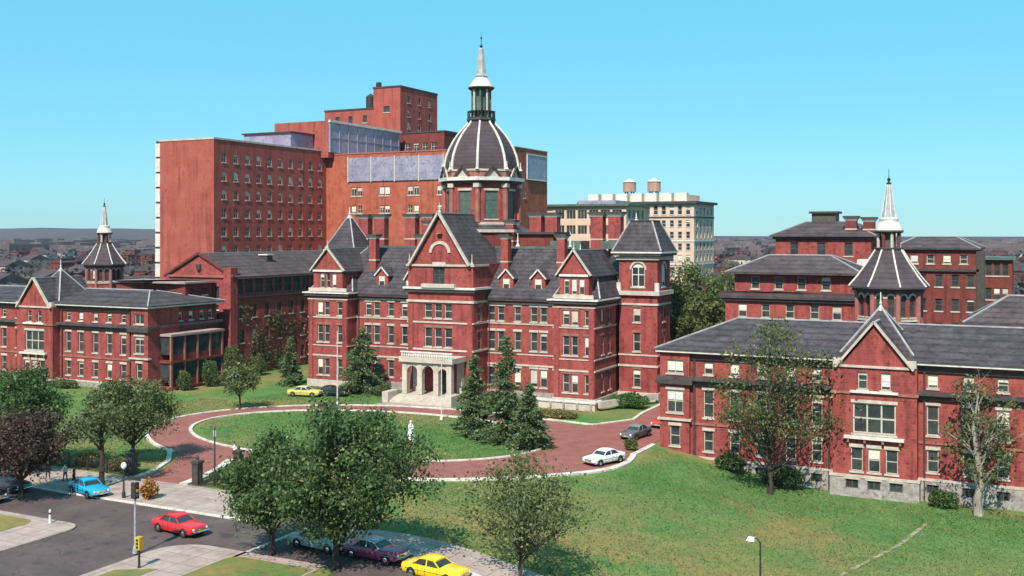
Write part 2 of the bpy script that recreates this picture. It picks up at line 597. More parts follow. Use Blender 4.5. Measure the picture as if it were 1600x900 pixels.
def trunc_hip(root, name, base, zb, top, zt, m, fascia=0.25):
    (x0, x1, y0, y1), (a0, a1, b0, b1) = base, top
    b = MB()
    B = [(x0, y0), (x1, y0), (x1, y1), (x0, y1)]
    T = [(a0, b0), (a1, b0), (a1, b1), (a0, b1)]
    for k in range(4):
        q = (k + 1) % 4
        b.poly([(*B[k], zb), (*B[q], zb), (*T[q], zt), (*T[k], zt)])
        b.poly([(*B[k], zb - fascia), (*B[q], zb - fascia), (*B[q], zb), (*B[k], zb)])
    if a1 - a0 > 0.02 and b1 - b0 > 0.02:
        b.poly([(*t, zt) for t in T])
    b.poly([(*t, zb - fascia) for t in reversed(B)])
    ro = b.build(name, m, root)
    if x1 - x0 > 5:
        for k in range(4):
            mb('bar', (*B[k], zb + .03), (*T[k], zt + .03), .2, .14).build('hip_roll', 'lead', ro)
        if a1 - a0 > 1 and b1 - b0 < 2.5:
            mb('box', a0 - .1, a1 + .1, b0 + (b1 - b0) / 2 - .14, b0 + (b1 - b0) / 2 + .14, zt - .02, zt + .14).build('ridge_roll', 'lead', ro)
    return ro


def gable_roof(root, name, axis, a0, a1, c, hw, ze, zr, m, th=0.22):
    """two sloping slabs; axis 'x' or 'y' is the ridge direction from a0 to a1, c the ridge position, hw half width to the eave"""
    b = MB()
    for s in (-1, 1):
        q = [(a0, c + s * hw, ze), (a1, c + s * hw, ze), (a1, c, zr), (a0, c, zr)]
        lo = [(p[0], p[1], p[2] - th) for p in q]
        if axis == 'y':
            q = [(p[1], p[0], p[2]) for p in q]
            lo = [(p[1], p[0], p[2]) for p in lo]
        if (s < 0) == (axis == 'x'):
            b.hexa(lo, q)
        else:
            b.hexa(lo[::-1], q[::-1])
    ro = b.build(name, m, root)
    r_ = MB()
    if axis == 'y':
        r_.box(c - .13, c + .13, a0, a1, zr - .05, zr + .1)
    else:
        r_.box(a0, a1, c - .13, c + .13, zr - .05, zr + .1)
    r_.build('ridge_roll', 'lead', ro)
    return ro


def gable_wall(root, name, x0, x1, y, z0, apex, m, thick=0.4):
    """triangular wall facing -y"""
    xc = (x0 + x1) / 2
    b = MB()
    f = [(x0, y, z0), (x1, y, z0), (xc, y, apex)]
    g = [(p[0], p[1] + thick, p[2]) for p in f]
    b.hexa(g, f) if False else b.hexa([(p[0], p[1], p[2]) for p in g], f)
    return b.build(name, m, root)


def coping(root, x0, x1, y, z0, apex, w=0.4, h=0.24, m='stone', dy=-0.1):
    xc = (x0 + x1) / 2
    for s in (x0, x1):
        mb('bar', (s, y + dy, z0), (xc, y + dy, apex), w, h).build('gable_coping', m, root)


def finial(root, x, y, z, h, m='white_paint', r=0.5):
    b = MB()
    b.lathe(x, y, [(r, z), (r * .5, z + h * .22), (r * .28, z + h * .3), (r * .45, z + h * .42), (r * .2, z + h * .52), (0.05, z + h)], 8)
    return b.build('finial', m, root, smooth=True)


def chimney(root, x, y, z0, z1, w=1.5, d=1.0, m='brick'):
    b = MB()
    b.box(x - w / 2, x + w / 2, y - d / 2, y + d / 2, z0, z1 - 0.75)
    c = b.build('chimney', m, root)
    s = MB()
    s.hexa([(x - w / 2, y - d / 2, z1 - .75), (x + w / 2, y - d / 2, z1 - .75), (x + w / 2, y + d / 2, z1 - .75), (x - w / 2, y + d / 2, z1 - .75)],
           [(x - w / 2 - .28, y - d / 2 - .28, z1 - .3), (x + w / 2 + .28, y - d / 2 - .28, z1 - .3), (x + w / 2 + .28, y + d / 2 + .28, z1 - .3), (x - w / 2 - .28, y + d / 2 + .28, z1 - .3)])
    s.build('chimney_corbel', 'white_paint', c)
    k = MB()
    k.box(x - w / 2 - .36, x + w / 2 + .36, y - d / 2 - .36, y + d / 2 + .36, z1 - .3, z1)
    k.build('chimney_cap', 'gutter_dark', c)
    g = MB()
    g.box(x - w / 2 - .06, x + w / 2 + .06, y - d / 2 - .06, y + d / 2 + .06, z0 + (z1 - z0) * .35, z0 + (z1 - z0) * .35 + .22)
    g.build('chimney_band', 'stone', c)
    return c


# ---------------------------------------------------------------- ground
def sheet(name, xs, ys, zf, m, kind='structure'):
    v = [(x, y, zf(x, y)) for y in ys for x in xs]
    nx = len(xs)
    f = [(j * nx + i, j * nx + i + 1, (j + 1) * nx + i + 1, (j + 1) * nx + i) for j in range(len(ys) - 1) for i in range(nx - 1)]
    me = bpy.data.meshes.new(name)
    me.from_pydata(v, [], f)
    me.materials.append(MATS[m])
    o = bpy.data.objects.new(name, me)
    COL.objects.link(o)
    o['kind'] = kind
    return o


def ground_material():
    m = bpy.data.materials.new('lawn')
    m.use_nodes = True
    n, l = m.node_tree.nodes, m.node_tree.links
    b = n['Principled BSDF']
    b.inputs['Roughness'].default_value = 0.95
    b.inputs['Specular IOR Level'].default_value = 0.1
    geo = n.new('ShaderNodeNewGeometry')

    def noise(sc, det=6, rg=0.6):
        t = n.new('ShaderNodeTexNoise')
        t.inputs['Scale'].default_value = sc
        t.inputs['Detail'].default_value = det
        t.inputs['Roughness'].default_value = rg
        l.new(geo.outputs['Position'], t.inputs['Vector'])
        return t.outputs[0]

    def rng(s, a, c):
        r = n.new('ShaderNodeMapRange')
        r.inputs[1].default_value = a
        r.inputs[2].default_value = c
        l.new(s, r.inputs[0])
        return r.outputs[0]

    def mix(f, a, c):
        x = n.new('ShaderNodeMixRGB')
        l.new(f, x.inputs[0])
        for i, v in ((1, a), (2, c)):
            if isinstance(v, tuple):
                x.inputs[i].default_value = (*v, 1)
            else:
                l.new(v, x.inputs[i])
        return x.outputs[0]
    g = mix(rng(noise(0.35, 8), 0.35, 0.65), (0.066, 0.150, 0.038), (0.120, 0.205, 0.058))
    g = mix(rng(noise(2.5, 6), 0.5, 0.72), g, (0.050, 0.100, 0.030))
    dry = rng(noise(0.055, 7, 0.62), 0.50, 0.62)
    d = mix(rng(noise(1.2, 6), 0.35, 0.65), (0.26, 0.195, 0.070), (0.175, 0.150, 0.058))
    sp_ = n.new('ShaderNodeSeparateXYZ')
    l.new(geo.outputs['Position'], sp_.inputs[0])
    vg = n.new('ShaderNodeMath')          # the verge along the street is drier
    vg.operation = 'MULTIPLY'
    l.new(rng(sp_.outputs[1], 104, 82), vg.inputs[0])
    l.new(rng(noise(0.16, 8, 0.7), 0.40, 0.56), vg.inputs[1])
    mxm = n.new('ShaderNodeMath')
    mxm.operation = 'MAXIMUM'
    l.new(vg.outputs[0], mxm.inputs[0])
    l.new(dry, mxm.inputs[1])
    g = mix(mxm.outputs[0], g, d)
    far = n.new('ShaderNodeVectorMath')
    far.operation = 'LENGTH'
    l.new(geo.outputs['Position'], far.inputs[0])
    town = mix(rng(noise(0.02, 8, 0.7), 0.4, 0.6), (0.085, 0.066, 0.060), (0.046, 0.048, 0.034))
    g = mix(rng(far.outputs['Value'], 210, 300), g, town)
    l.new(g, b.inputs['Base Color'])
    bp = n.new('ShaderNodeBump')
    bp.inputs['Strength'].default_value = 0.5
    bp.inputs['Distance'].default_value = 0.15
    l.new(noise(5, 5, 0.7), bp.inputs['Height'])
    l.new(bp.outputs[0], b.inputs['Normal'])
    MATS['lawn'] = m


ground_material()
gx = [-9000, -4000, -1800, -900, -500, -300, -200, -150, -100, -70, -50] + [-48 + k for k in range(0, 34)] + [-10, 0, 30, 60, 120, 300, 900, 3000, 9000]
gy = [-3000, -500, 0, 30, 50, 60, 70, 80, 90, 100, 110, 117, 123, 130, 135, 140, 145, 150, 170, 220, 320, 600, 1200, 3000, 12000]
sheet('ground', gx, gy, terrain, 'lawn')


def patch(name, pts, m, dz=0.03, kerb=None, kerb_w=0.22, kerb_h=0.13, thick=None):
    """a surface inside a (counter-clockwise) outline that follows the ground"""
    b = MB()
    top = [(x, y, terrain(x, y) + dz) for (x, y) in pts]
    b.poly(top)
    if thick:
        n = len(top)
        for k in range(n):
            p, q = top[k], top[(k + 1) % n]
            b.poly([(p[0], p[1], p[2] - thick), (q[0], q[1], q[2] - thick), q, p])
    o = b.build(name, m)
    o['kind'] = 'structure'
    return o


def ribbon(name, left, right, m, dz=0.03, skirt=0.0):
    b = MB()
    n = len(left)
    L = [(x, y, terrain(x, y) + dz) for (x, y) in left]
    Q = [(x, y, terrain(x, y) + dz) for (x, y) in right]
    def across(k, f):
        x, y = left[k][0] + (right[k][0] - left[k][0]) * f, left[k][1] + (right[k][1] - left[k][1]) * f
        return (x, y, terrain(x, y) + dz)
    for k in range(n - 1):
        ns = max(1, int(math.dist(left[k], right[k]) / 1.2)) if max(left[k][0], right[k][0]) > -47 else 1
        for j in range(ns):
            b.poly([across(k, j / ns), across(k, (j + 1) / ns), across(k + 1, (j + 1) / ns), across(k + 1, j / ns)])
        if skirt:
            for (p, q) in ((L[k], L[k + 1]), (Q[k + 1], Q[k])):
                b.poly([(p[0], p[1], p[2] - skirt), p, q, (q[0], q[1], q[2] - skirt)])
    if skirt:
        for (p, q) in ((L[0], Q[0]), (Q[-1], L[-1])):
            b.poly([(p[0], p[1], p[2] - skirt), (q[0], q[1], q[2] - skirt), q, p])
    o = b.build(name, m)
    o['kind'] = 'structure'
    return o


def kerb(name, path, w=0.3, h=0.14):
    """raised edging stone along a path"""
    a, c = offset_path(path, w / 2, False), offset_path(path, -w / 2, False)
    return ribbon(name, c, a, 'kerb_stone', h, h + .1)


def dense(pts, step=1.5):
    out = []
    for (p, q) in zip(pts[:-1], pts[1:]):
        n = max(1, int(math.dist(p, q) / step))
        out += [(p[0] + (q[0] - p[0]) * k / n, p[1] + (q[1] - p[1]) * k / n) for k in range(n)]
    return out + [pts[-1]]


# street along the front, asphalt carriageway with a crossing gap between two planted medians
xs = [-260, -180, -120] + [-100 + 2 * k for k in range(0, 46)]
ribbon('road', [(x, 69.0) for x in xs], [(x, 40.0) for x in xs], 'asphalt', 0.03)
# north pavement
xs2 = [-200, -140, -110] + [-100 + 2 * k for k in range(0, 22)]
ribbon('pavement', [(x, 76.0) for x in xs2], [(x, 69.15) for x in xs2], 'concrete', 0.14, 0.2)
kerb('kerb', dense([(-200, 69.0), (-58, 69.0)], 3), 0.3, 0.15)
xs3 = [-53.2 + 2 * k for k in range(0, 22)]
ribbon('pavement', [(x, 71.4) for x in xs3], [(x, 67.6) for x in xs3], 'concrete', 0.14, 0.2)
kerb('kerb', dense([(-53.2, 67.45), (-12, 67.45)], 2), 0.3, 0.16)
# side street between the two pavements
xs4 = [69.0, 74, 80]
ribbon('side_road', [(-57.8, y) for y in xs4], [(-53.4, y) for y in xs4], 'asphalt', 0.036)
kerb('kerb', [(-53.3, 60.5), (-53.3, 67.3)], 0.3, 0.15)


def median(name, outline, inner):
    patch(name, outline, 'concrete', 0.15, thick=0.2)
    patch('median_lawn', inner, 'lawn', 0.17)


def rounded(x0, x1, y0, y1, r, corners):
    pts = []
    for (cx, cy, a0, key) in ((x0 + r, y0 + r, 180, 'sw'), (x1 - r, y0 + r, 270, 'se'), (x1 - r, y1 - r, 0, 'ne'), (x0 + r, y1 - r, 90, 'nw')):
        if key in corners:
            pts += [(cx + r * math.cos(R(a0 + 15 * k)), cy + r * math.sin(R(a0 + 15 * k))) for k in range(7)]
        else:
            pts.append({'sw': (x0, y0), 'se': (x1, y0), 'ne': (x1, y1), 'nw': (x0, y1)}[key])
    return pts


median('median', rounded(-120, -70.0, 44, 61.8, 1.8, ('ne',)), rounded(-118, -74.6, 46, 60.9, 1.2, ('ne',)))
median('median', rounded(-60.0, -46, 44, 62.0, 3.2, ('nw',)), rounded(-53.6, -46.2, 45, 60.9, 1.0, ('nw',)))
patch('median_lawn', [(-58.8, 46), (-56.2, 46), (-56.2, 56.0), (-58.8, 54.5)], 'lawn', 0.17)
patch('median_lawn', [(-46, 45), (-38, 45), (-32, 45), (-32, 61.6), (-38, 61.6), (-46, 61.6)], 'lawn', 0.12)


# oval drive in front of the hospital
def oval(cx, cy, a, b, n=72, tilt=0.06, lo=0, hi=360):
    out = []
    for k in range(n + 1):
        t = R(lo + (hi - lo) * k / n)
        x, y = a * math.cos(t), b * math.sin(t)
        out.append((cx + x, cy + y - tilt * x))
    return out


ov_o, ov_i = oval(-70, 105.2, 30.5, 20.3, tilt=-0.02), oval(-73.0, 106.0, 23.2, 14.6, tilt=-0.03)
ribbon('drive', ov_i, ov_o, 'red_paving', 0.05)
kerb('kerb', ov_i, 0.42, 0.16)
kerb('kerb', oval(-70, 105.2, 30.6, 20.4, 40, -0.02, 160, 240), 0.45, 0.17)
kerb('kerb', oval(-70, 105.2, 30.6, 20.4, 50, -0.02, 268, 372), 0.62, 0.18)
kerb('kerb', oval(-70, 105.2, 30.6, 20.4, 30, -0.02, 62, 158), 0.4, 0.16)
# link from the oval down to the street
link_l = [(-85.5, 88.4), (-81.5, 83.5), (-79.6, 79.5), (-79.2, 76.0)]
link_r = [(-75.8, 85.6), (-74.0, 82.5), (-73.2, 79.5), (-73.0, 76.0)]
ribbon('drive', link_l, link_r, 'red_paving', 0.042)
kerb('kerb', dense([(-76.6, 91.0 - 4.4), (-74.6, 82.5), (-73.6, 79.0), (-73.2, 76.2)]), 0.9, 0.22)
kerb('kerb', dense([(-86.5, 88.0), (-82.3, 83.5), (-80.2, 79.5), (-79.6, 76.2)]), 0.5, 0.18)
# forecourt by the gap between the main building and the wing
ribbon('forecourt', [(-55.5, 115), (-53.5, 120), (-50.5, 123), (-47.2, 129), (-47.4, 135), (-47.8, 160)], [(-39.9, 108), (-40.0, 113), (-40.1, 117), (-40.4, 124), (-41.5, 135), (-42.5, 160)], 'red_paving', 0.056)
kerb('kerb', dense([(-57, 124.3), (-50.2, 123.2), (-47.0, 129), (-47.6, 134), (-47.9, 158)], 2), 0.45, 0.16)
kerb('kerb', dense([(-40.0, 110), (-39.9, 116.5)], 2), 0.5, 0.17)
# pale forecourt at the porch steps
patch('porch_apron', [(-84, 124.2), (-72.5, 124.2), (-73.5, 129.2), (-83, 129.2)], 'concrete', 0.07)
# thin worn footpath over the right lawn
fp = [(-17.4, 74), (-16.2, 82), (-13.6, 91), (-11.2, 99), (-9.6, 108)]
ribbon('footpath', [(x - .2, y) for x, y in dense(fp)], [(x + .2, y) for x, y in dense(fp)], 'worn_earth', 0.04)


# ---------------------------------------------------------------- main hospital building
SASH = dict(frame='frame_cream', grid=(1, 2), blind=0.45)
SASHR = dict(frame='frame_cream', grid=(1, 2), blind=0.35, lintel_mat='stone_red')
PLAIN = dict(frame='frame_cream', grid=(1, 2), blind=0.3, lintel=False)
FLOORS = ((1.9, 2.6), (7.1, 2.7), (11.3, 2.15))


def cols(us, w, floors, st):
    return [(u, z, w, h, st) for u in us for (z, h) in floors]


bil = thing('hospital_main_building', 'red brick hospital with slate roofs, stone bands and a tall ribbed dome', 'hospital', (-79.5, 148, 0))
ZE = 14.7
XL, XR = -103.8, -55.0
# core and wings
core = [(-103.0, 138), (XR - .4, 138), (XR - .4, 160), (-103.0, 160)]


def cu(x):
    return x + 103.0


wing = []
for xc in (-71.6, -64.7, -93.4):
    wing += cols([cu(xc - .78), cu(xc + .78)], 1.1, FLOORS, SASH)
for xc in (-68.1, -90.0, -87.5):
    wing += cols([cu(xc)], 1.05, FLOORS, SASH)
block(bil, 'wall', core, 1.2, ZE, 'brick', {0: wing, 1: cols([10.5, 13.5, 17], 1.1, FLOORS, SASH)}, cap=False)
block(bil, 'plinth', [(-103.2, 137.8), (XR - .2, 137.8), (XR - .2, 160.2), (-103.2, 160.2)], -0.4, 1.2, 'rubble_stone')
# left and right bays
for x0, x1, us in ((XL, -96.4, (2.2, 3.5, 6.0)), (-61.2, XR, (1.9, 3.2, 5.2))):
    bay = [(x0, 135.5), (x1, 135.5), (x1, 143.7), (x0, 143.7)]
    block(bil, 'bay_wall', bay, 1.2, ZE, 'brick', {0: cols(us, 1.0, FLOORS, SASHR), 1: cols([3.0, 5.6], .95, FLOORS, SASHR)}, cap=True)
    block(bil, 'plinth', [(x0 - .2, 135.3), (x1 + .2, 135.3), (x1 + .2, 143.9), (x0 - .2, 143.9)], -0.4, 1.15, 'stone')
    pth = [(x0, 138), (x0, 135.5), (x1, 135.5), (x1, 143.7)]
    for z, h, p in ((4.85, .24, .14), (6.45, .16, .1), (10.85, .18, .12), (13.72, .24, .16)):
        band(bil, 'string_course', pth, z, z + h, p, 'stone')
    band(bil, 'cornice', pth, 14.3, 14.72, 0.55, 'gutter_dark')
    band(bil, 'cornice', pth, 14.72, 14.92, 0.75, 'white_paint')
    # gabled attic front
    g0, g1 = x0 + .9, x1 - .9
    gc = (g0 + g1) / 2
    block(bil, 'attic_wall', [(g0, 135.55), (g1, 135.55), (g1, 141), (g0, 141)], 15.0, 18.5, 'brick',
          {0: [(((g1 - g0) / 2) + dx, 15.6, .8, 2.3, PLAIN) for dx in (-1.15, 0, 1.15)]}, cap=False)
    gable_wall(bil, 'gable', g0 - .15, g1 + .15, 135.5, 18.5, 21.4, 'brick')
    band(bil, 'string_course', [(g0, 135.5), (g1, 135.5)], 18.1, 18.42, .2, 'white_paint')
    gable_roof(bil, 'gable_roof', 'y', 135.3, 146, gc, (g1 - g0) / 2 + .45, 18.2, 21.75, 'slate')
    coping(bil, g0 - .45, g1 + .45, 135.5, 18.25, 21.85, .4, .22, 'stone', -.25)
    block(bil, 'parapet', [(x0 + .1, 135.3), (x1 - .1, 135.3), (x1 - .1, 135.54), (x0 + .1, 135.54)], 15.0, 15.55, 'stone')
    trunc_hip(bil, 'bay_roof', (x0 - .5, x1 + .5, 136.2, 146), 15.05, (gc - 1.4, gc + 1.4, 140, 146), 19.6, 'slate')
    finial(bil, gc, 135.4, 21.9, 1.1, 'stone', .22)

pw = [(-96.4, 138), (-84, 138)]
pe = [(-73.1, 138), (-61.2, 138)]
for pth in (pw, pe):
    for z, h, p in ((4.85, .24, .14), (6.45, .16, .1), (10.85, .18, .12), (13.75, .24, .16)):
        band(bil, 'string_course', pth, z, z + h, p, 'stone')
    band(bil, 'cornice', pth, 14.3, 14.75, 0.7, 'gutter_dark')
band(bil, 'string_course', [(XR - .4, 143.8), (XR - .4, 160)], 13.75, 14.03, .16, 'stone')
band(bil, 'cornice', [(XR - .4, 143.8), (XR - .4, 160)], 14.3, 14.75, 0.6, 'gutter_dark')

# corner pilasters and rain pipes
for (x, y) in ((XL + .45, 135.5), (-96.85, 135.5), (-60.75, 135.5), (XR - .45, 135.5), (-83.5, 133.5), (-73.5, 133.5)):
    mb('box', x - .4, x + .4, y - .16, y - .005, 1.2, 13.7).build('pilaster', 'brick', bil)
for x in (-95.9, -84.4, -72.7, -61.6):
    mb('tube', [(x, 137.85, .3), (x, 137.85, 14.3)], [.09, .09], 6).build('rain_pipe', 'gutter_dark', bil)
# central entrance pavilion
c0, c1, cy = -84.0, -73.0, 133.5
cen = [(c0, cy), (c1, cy), (c1, 146), (c0, 146)]
cw = cols([3.45, 5.15, 6.85], 1.25, ((7.5, 2.8), (11.7, 2.15)), SASHR)
block(bil, 'pavilion_wall', cen, 0, 19.6, 'brick',
      {0: cw + [(5.3, 16.6, 1.9, 3.0, dict(frame='frame_dark', grid=(2, 2), blind=0.0, arch=False))],
       1: cols([2.0], 1.0, FLOORS, SASHR)}, cap=True)
pth = [(c0, 138), (c0, cy), (c1, cy), (c1, 138)]
for z, h, p in ((10.95, .24, .12), (14.0, .34, .2), (6.95, .25, .14)):
    band(bil, 'string_course', pth, z, z + h, p, 'stone')
band(bil, 'cornice', pth, 15.5, 15.95, .4, 'gutter_dark')
band(bil, 'cornice', pth, 15.95, 16.25, .6, 'white_paint')
band(bil, 'string_course', pth, 19.3, 19.6, .25, 'stone')
gable_wall(bil, 'gable', c0 + .7, c1 - .7, cy - .02, 19.6, 26.7, 'brick', .5)
gable_roof(bil, 'gable_roof', 'y', cy - .35, 147, -78.5, 5.1, 19.5, 27.1, 'slate')
coping(bil, c0 + .4, c1 - .4, cy, 19.45, 27.2, .5, .3, 'stone', -.5)
b = MB()
n = 10
for k in range(n):
    a0, a1 = math.pi * k / n, math.pi * (k + 1) / n
    q = [(-78.5 + r * math.cos(a), 21.3 + r * .95 * math.sin(a)) for r in (1.35, 1.8) for a in (a0, a1)]
    b.hexa([(q[0][0], cy - .2, q[0][1]), (q[2][0], cy - .2, q[2][1]), (q[3][0], cy - .2, q[3][1]), (q[1][0], cy - .2, q[1][1])],
           [(q[0][0], cy + .1, q[0][1]), (q[2][0], cy + .1, q[2][1]), (q[3][0], cy + .1, q[3][1]), (q[1][0], cy + .1, q[1][1])])
b.build('arch_ring', 'stone', bil)
mb('lathe', -78.5, cy - .35, [(.45, 24.1), (.45, 24.15)], 12).build('roundel', 'stone', bil)
block(bil, 'balcony', [(-81.3, 132.7), (-75.7, 132.7), (-75.7, 133.45), (-81.3, 133.45)], 16.2, 16.75, 'stone')
for x in (c0 + .2, c1 - .2):
    finial(bil, x, cy, 19.6, 1.5, 'stone', .3)
finial(bil, -78.5, cy - .2, 27.2, 1.4, 'stone', .28)

# entrance porch with arches, balustrade and steps
px0, px1, py0 = -82.6, -74.4, 129.6
for x in (px0, -80.05, -77.35, px1 - .8):
    mb('box', x, x + .8, py0, py0 + .8, 1.0, 5.6).build('porch_pillar', 'stone', bil)
for x in (px0, px1 - .8):
    mb('box', x, x + .8, 132.6, 133.45, 1.0, 5.6).build('porch_pillar', 'stone', bil)
for xa, xb in ((px0 + .8, -80.05), (-79.25, -77.35), (-76.55, px1 - .8)):
    b = MB()
    r, xc, nn = (xb - xa) / 2, (xa + xb) / 2, 8
    for k in range(nn):
        a0, a1 = math.pi * k / nn, math.pi * (k + 1) / nn
        X0, X1, Z0, Z1 = xc + r * math.cos(a0), xc + r * math.cos(a1), 4.2 + r * math.sin(a0), 4.2 + r * math.sin(a1)
        b.hexa([(X1, py0 + .1, Z1), (X0, py0 + .1, Z0), (X0, py0 + .7, Z0), (X1, py0 + .7, Z1)], [(X1, py0 + .1, 5.62), (X0, py0 + .1, 5.62), (X0, py0 + .7, 5.62), (X1, py0 + .7, 5.62)])
    b.build('porch_arch', 'stone', bil)
block(bil, 'porch_roof', [(px0 - .35, py0 - .35), (px1 + .35, py0 - .35), (px1 + .35, 133.48), (px0 - .35, 133.48)], 5.62, 6.35, 'stone')
bl = MB()
for k in range(22):
    x = px0 + (px1 - px0) * k / 21
    bl.lathe(x, py0, [(.09, 6.35), (.14, 6.6), (.07, 6.95)], 6)
bl.box(px0 - .2, px1 + .2, py0 - .16, py0 + .16, 6.95, 7.15)
bl.build('balustrade', 'white_paint', bil)
for k in range(6):
    mb('box', -82.9 - .2 * (5 - k) + .0, -74.1 + .2 * (5 - k), 129.3 - .38 * (6 - k), 133.4, 0.16 * k - .3, 0.16 * (k + 1)).build('step', 'stone', bil)
for x in (-83.7, -73.3):
    mb('box', x - .5, x + .5, 126.8, 129.6, 0, 1.5).build('step_wall', 'stone', bil)
dr = MB()
dr.box(-79.4, -77.6, 133.36, 133.47, 1.0, 4.4)
d_ = dr.build('entrance_door', 'frame_dark', bil)
mb('box', -79.2, -78.56, 133.32, 133.355, 2.0, 4.1).build('door_glass', 'glass', d_)
mb('box', -78.44, -77.8, 133.32, 133.355, 2.0, 4.1).build('door_glass', 'glass', d_)

# roofs
trunc_hip(bil, 'main_roof', (-104.1, XR + .5, 137.25, 161), 14.8, (-98.5, -61.0, 144.2, 154), 21.8, 'slate')
rc = MB()
rc.box(-98.6, -60.9, 144.1, 144.35, 21.8, 22.15)
rc.build('roof_crest', 'copper', bil)
mb('box', -74.5, -66.5, 147, 152, 21.8, 24.0).build('roof_house', 'brick_dark', bil)
mb('box', -75.0, -66.0, 146.5, 152.5, 24.0, 24.35).build('roof_house_cover', 'gutter_dark', bil)
for hx in (-66.5, -58.2):
    mb('box', hx, hx + 5.0, 146.0, 149.5, 21.8, 23.0).build('roof_house', 'copper', bil)


def dormer(root, x, y, z, w=2.2, h=2.5):
    b = MB()
    b.box(x - w / 2, x + w / 2, y, y + 3, z, z + h)
    b.poly([(x - w / 2, y, z + h), (x + w / 2, y, z + h), (x, y, z + h + 1.1)])
    d = b.build('dormer', 'brick', root)
    f = MB()
    f.box(x - .55, x + .55, y - .06, y + .02, z + .35, z + h - .15)
    f.build('dormer_window', 'frame_cream', d)
    mb('box', x - .42, x + .42, y - .09, y - .065, z + .48, z + h - .95).build('dormer_pane', 'glass', d)
    mb('box', x - .42, x + .42, y - .09, y - .065, z + h - .9, z + h - .28).build('dormer_blind', 'shade_cloth', d)
    r = MB()
    for s in (-1, 1):
        q = [(x + s * (w / 2 + .25), y - .25, z + h - .15), (x + s * (w / 2 + .25), y + 3.2, z + h - .15), (x, y + 3.2, z + h + 1.25), (x, y - .25, z + h + 1.25)]
        r.hexa([(p[0], p[1], p[2] - .12) for p in q], q)
    r.build('dormer_roof', 'slate', d)
    for s in (-1, 1):
        mb('bar', (x + s * (w / 2 + .2), y - .28, z + h - .1), (x, y - .28, z + h + 1.28), .1, .2).build('dormer_bargeboard', 'white_paint', d)


for x in (-70.2, -65.0, -92.0):
    dormer(bil, x, 138.6, 15.1)
dormer(bil, -87.0, 138.6, 15.1, 1.4, 1.9)

# corner towers
for tx, ty, w, top in ((-51.9, 147.4, 2.9, True), (-104.4, 147.4, 2.2, False)):
    tw = [(tx - w, ty - w), (tx + w, ty - w), (tx + w, ty + w), (tx - w, ty + w)]
    sp = dict(frame='white_paint', grid=(2, 2), blind=0.9, arch=True, lintel=False, bar=.12)
    block(bil, 'tower_wall', tw, 0, 20.9, 'brick',
          {0: cols([w - .2], 1.1, FLOORS, SASHR) + [(w, 16.4, w * .69, 3.5, sp)],
           1: cols([w], 1.1, FLOORS, SASHR) + [(w, 16.4, w * .62, 3.4, sp)]})
    pp = tw
    for z, h, p, mm in ((4.85, .3, .14, 'stone'), (6.45, .22, .1, 'stone'), (13.75, .28, .16, 'stone'), (15.2, .6, .45, 'stone'), (20.3, .5, .35, 'stone'), (20.9, .35, .8, 'gutter_dark'), (21.25, .22, .95, 'white_paint')):
        band(bil, 'tower_band', pp, z, z + h, p, mm, closed=True)
    band(bil, 'plinth', pp, -0.3, 1.2, .2, 'stone', closed=True)
    r = w + .8
    if top:
        trunc_hip(bil, 'tower_roof', (tx - r, tx + r, ty - r, ty + r), 21.55, (tx - 1.7, tx + 1.7, ty - 1.7, ty + 1.7), 25.9, 'slate', .1)
        mb('box', tx - 1.8, tx + 1.8, ty - 1.8, ty + 1.8, 25.9, 26.05).build('tower_roof_cap', 'gutter_dark', bil)
    else:
        trunc_hip(bil, 'tower_roof', (tx - r, tx + r, ty - r, ty + r), 21.55, (tx - .1, tx + .1, ty - .1, ty + .1), 27.2, 'slate', .1)
        finial(bil, tx, ty, 26.7, 1.9, 'white_paint', .5)
    # small corner pinnacles
    for (x, y) in ((tx - w, ty - w), (tx + w, ty - w)):
        mb('box', x - .3, x + .3, y - .3, y + .3, 15.8, 17.0).build('pinnacle', 'white_paint', bil)

# chimneys
for x in (-103.0, -99.7, -93.6, -90.3, -70.6, -67.9, -60.3, -57.4):
    chimney(bil, x, 150, 20.8, 27.4, 2.0, 1.4)
for x in (-95.2, -86.3, -71.6, -62.4):
    chimney(bil, x, 141.2, 17.5, 24.0, 1.2, 1.1)
for x in (-88.2, -73.4):
    chimney(bil, x, 146.5, 21.0, 26.2, 1.3, 1.2)
for (x, y, z, h) in ((-63.2, 146.0, 21.8, 2.6), (-58.6, 139, 21.0, 1.6), (-52.9, 146.5, 25.9, 1.2), (-72.0, 146, 22, 2.2)):
    finial(bil, x, y, z, h, 'white_paint', .42)

# dome
dx, dy = -80.0, 149.0
ROT = R(22.5)


def octpts(r, a=ROT):
    return [(dx + r * math.cos(a + k * math.pi / 4), dy + r * math.sin(a + k * math.pi / 4)) for k in range(8)]


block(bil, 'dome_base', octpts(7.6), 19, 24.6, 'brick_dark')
band(bil, 'dome_base_cornice', octpts(7.6), 24.3, 24.75, .35, 'stone', closed=True)
trunc = MB()
trunc.lathe(dx, dy, [(7.7, 24.75), (6.3, 25.5)], 8, ROT)
trunc.build('dome_base_roof', 'slate', bil)
dl = dict(frame='louvre', grid=(2, 3), blind=0.0, glass='louvre', lintel=True, sill=True, bar=.12)
side = 2 * 5.9 * math.sin(math.pi / 8)
block(bil, 'drum', octpts(5.9), 25.2, 32.0, 'brick', {k: [(side / 2, 26.4, 2.1, 4.4, dl)] for k in range(8)})
band(bil, 'drum_base_moulding', octpts(5.9), 25.3, 25.9, .35, 'stone', closed=True)
for p in octpts(5.95):
    mb('lathe', p[0], p[1], [(.5, 25.9), (.42, 26.2), (.4, 31.0), (.55, 31.3)], 8).build('drum_pilaster', 'stone_red', bil)
    mb('box', p[0] - .5, p[0] + .5, p[1] - .5, p[1] + .5, 31.3, 31.9).build('drum_capital', 'stone', bil)
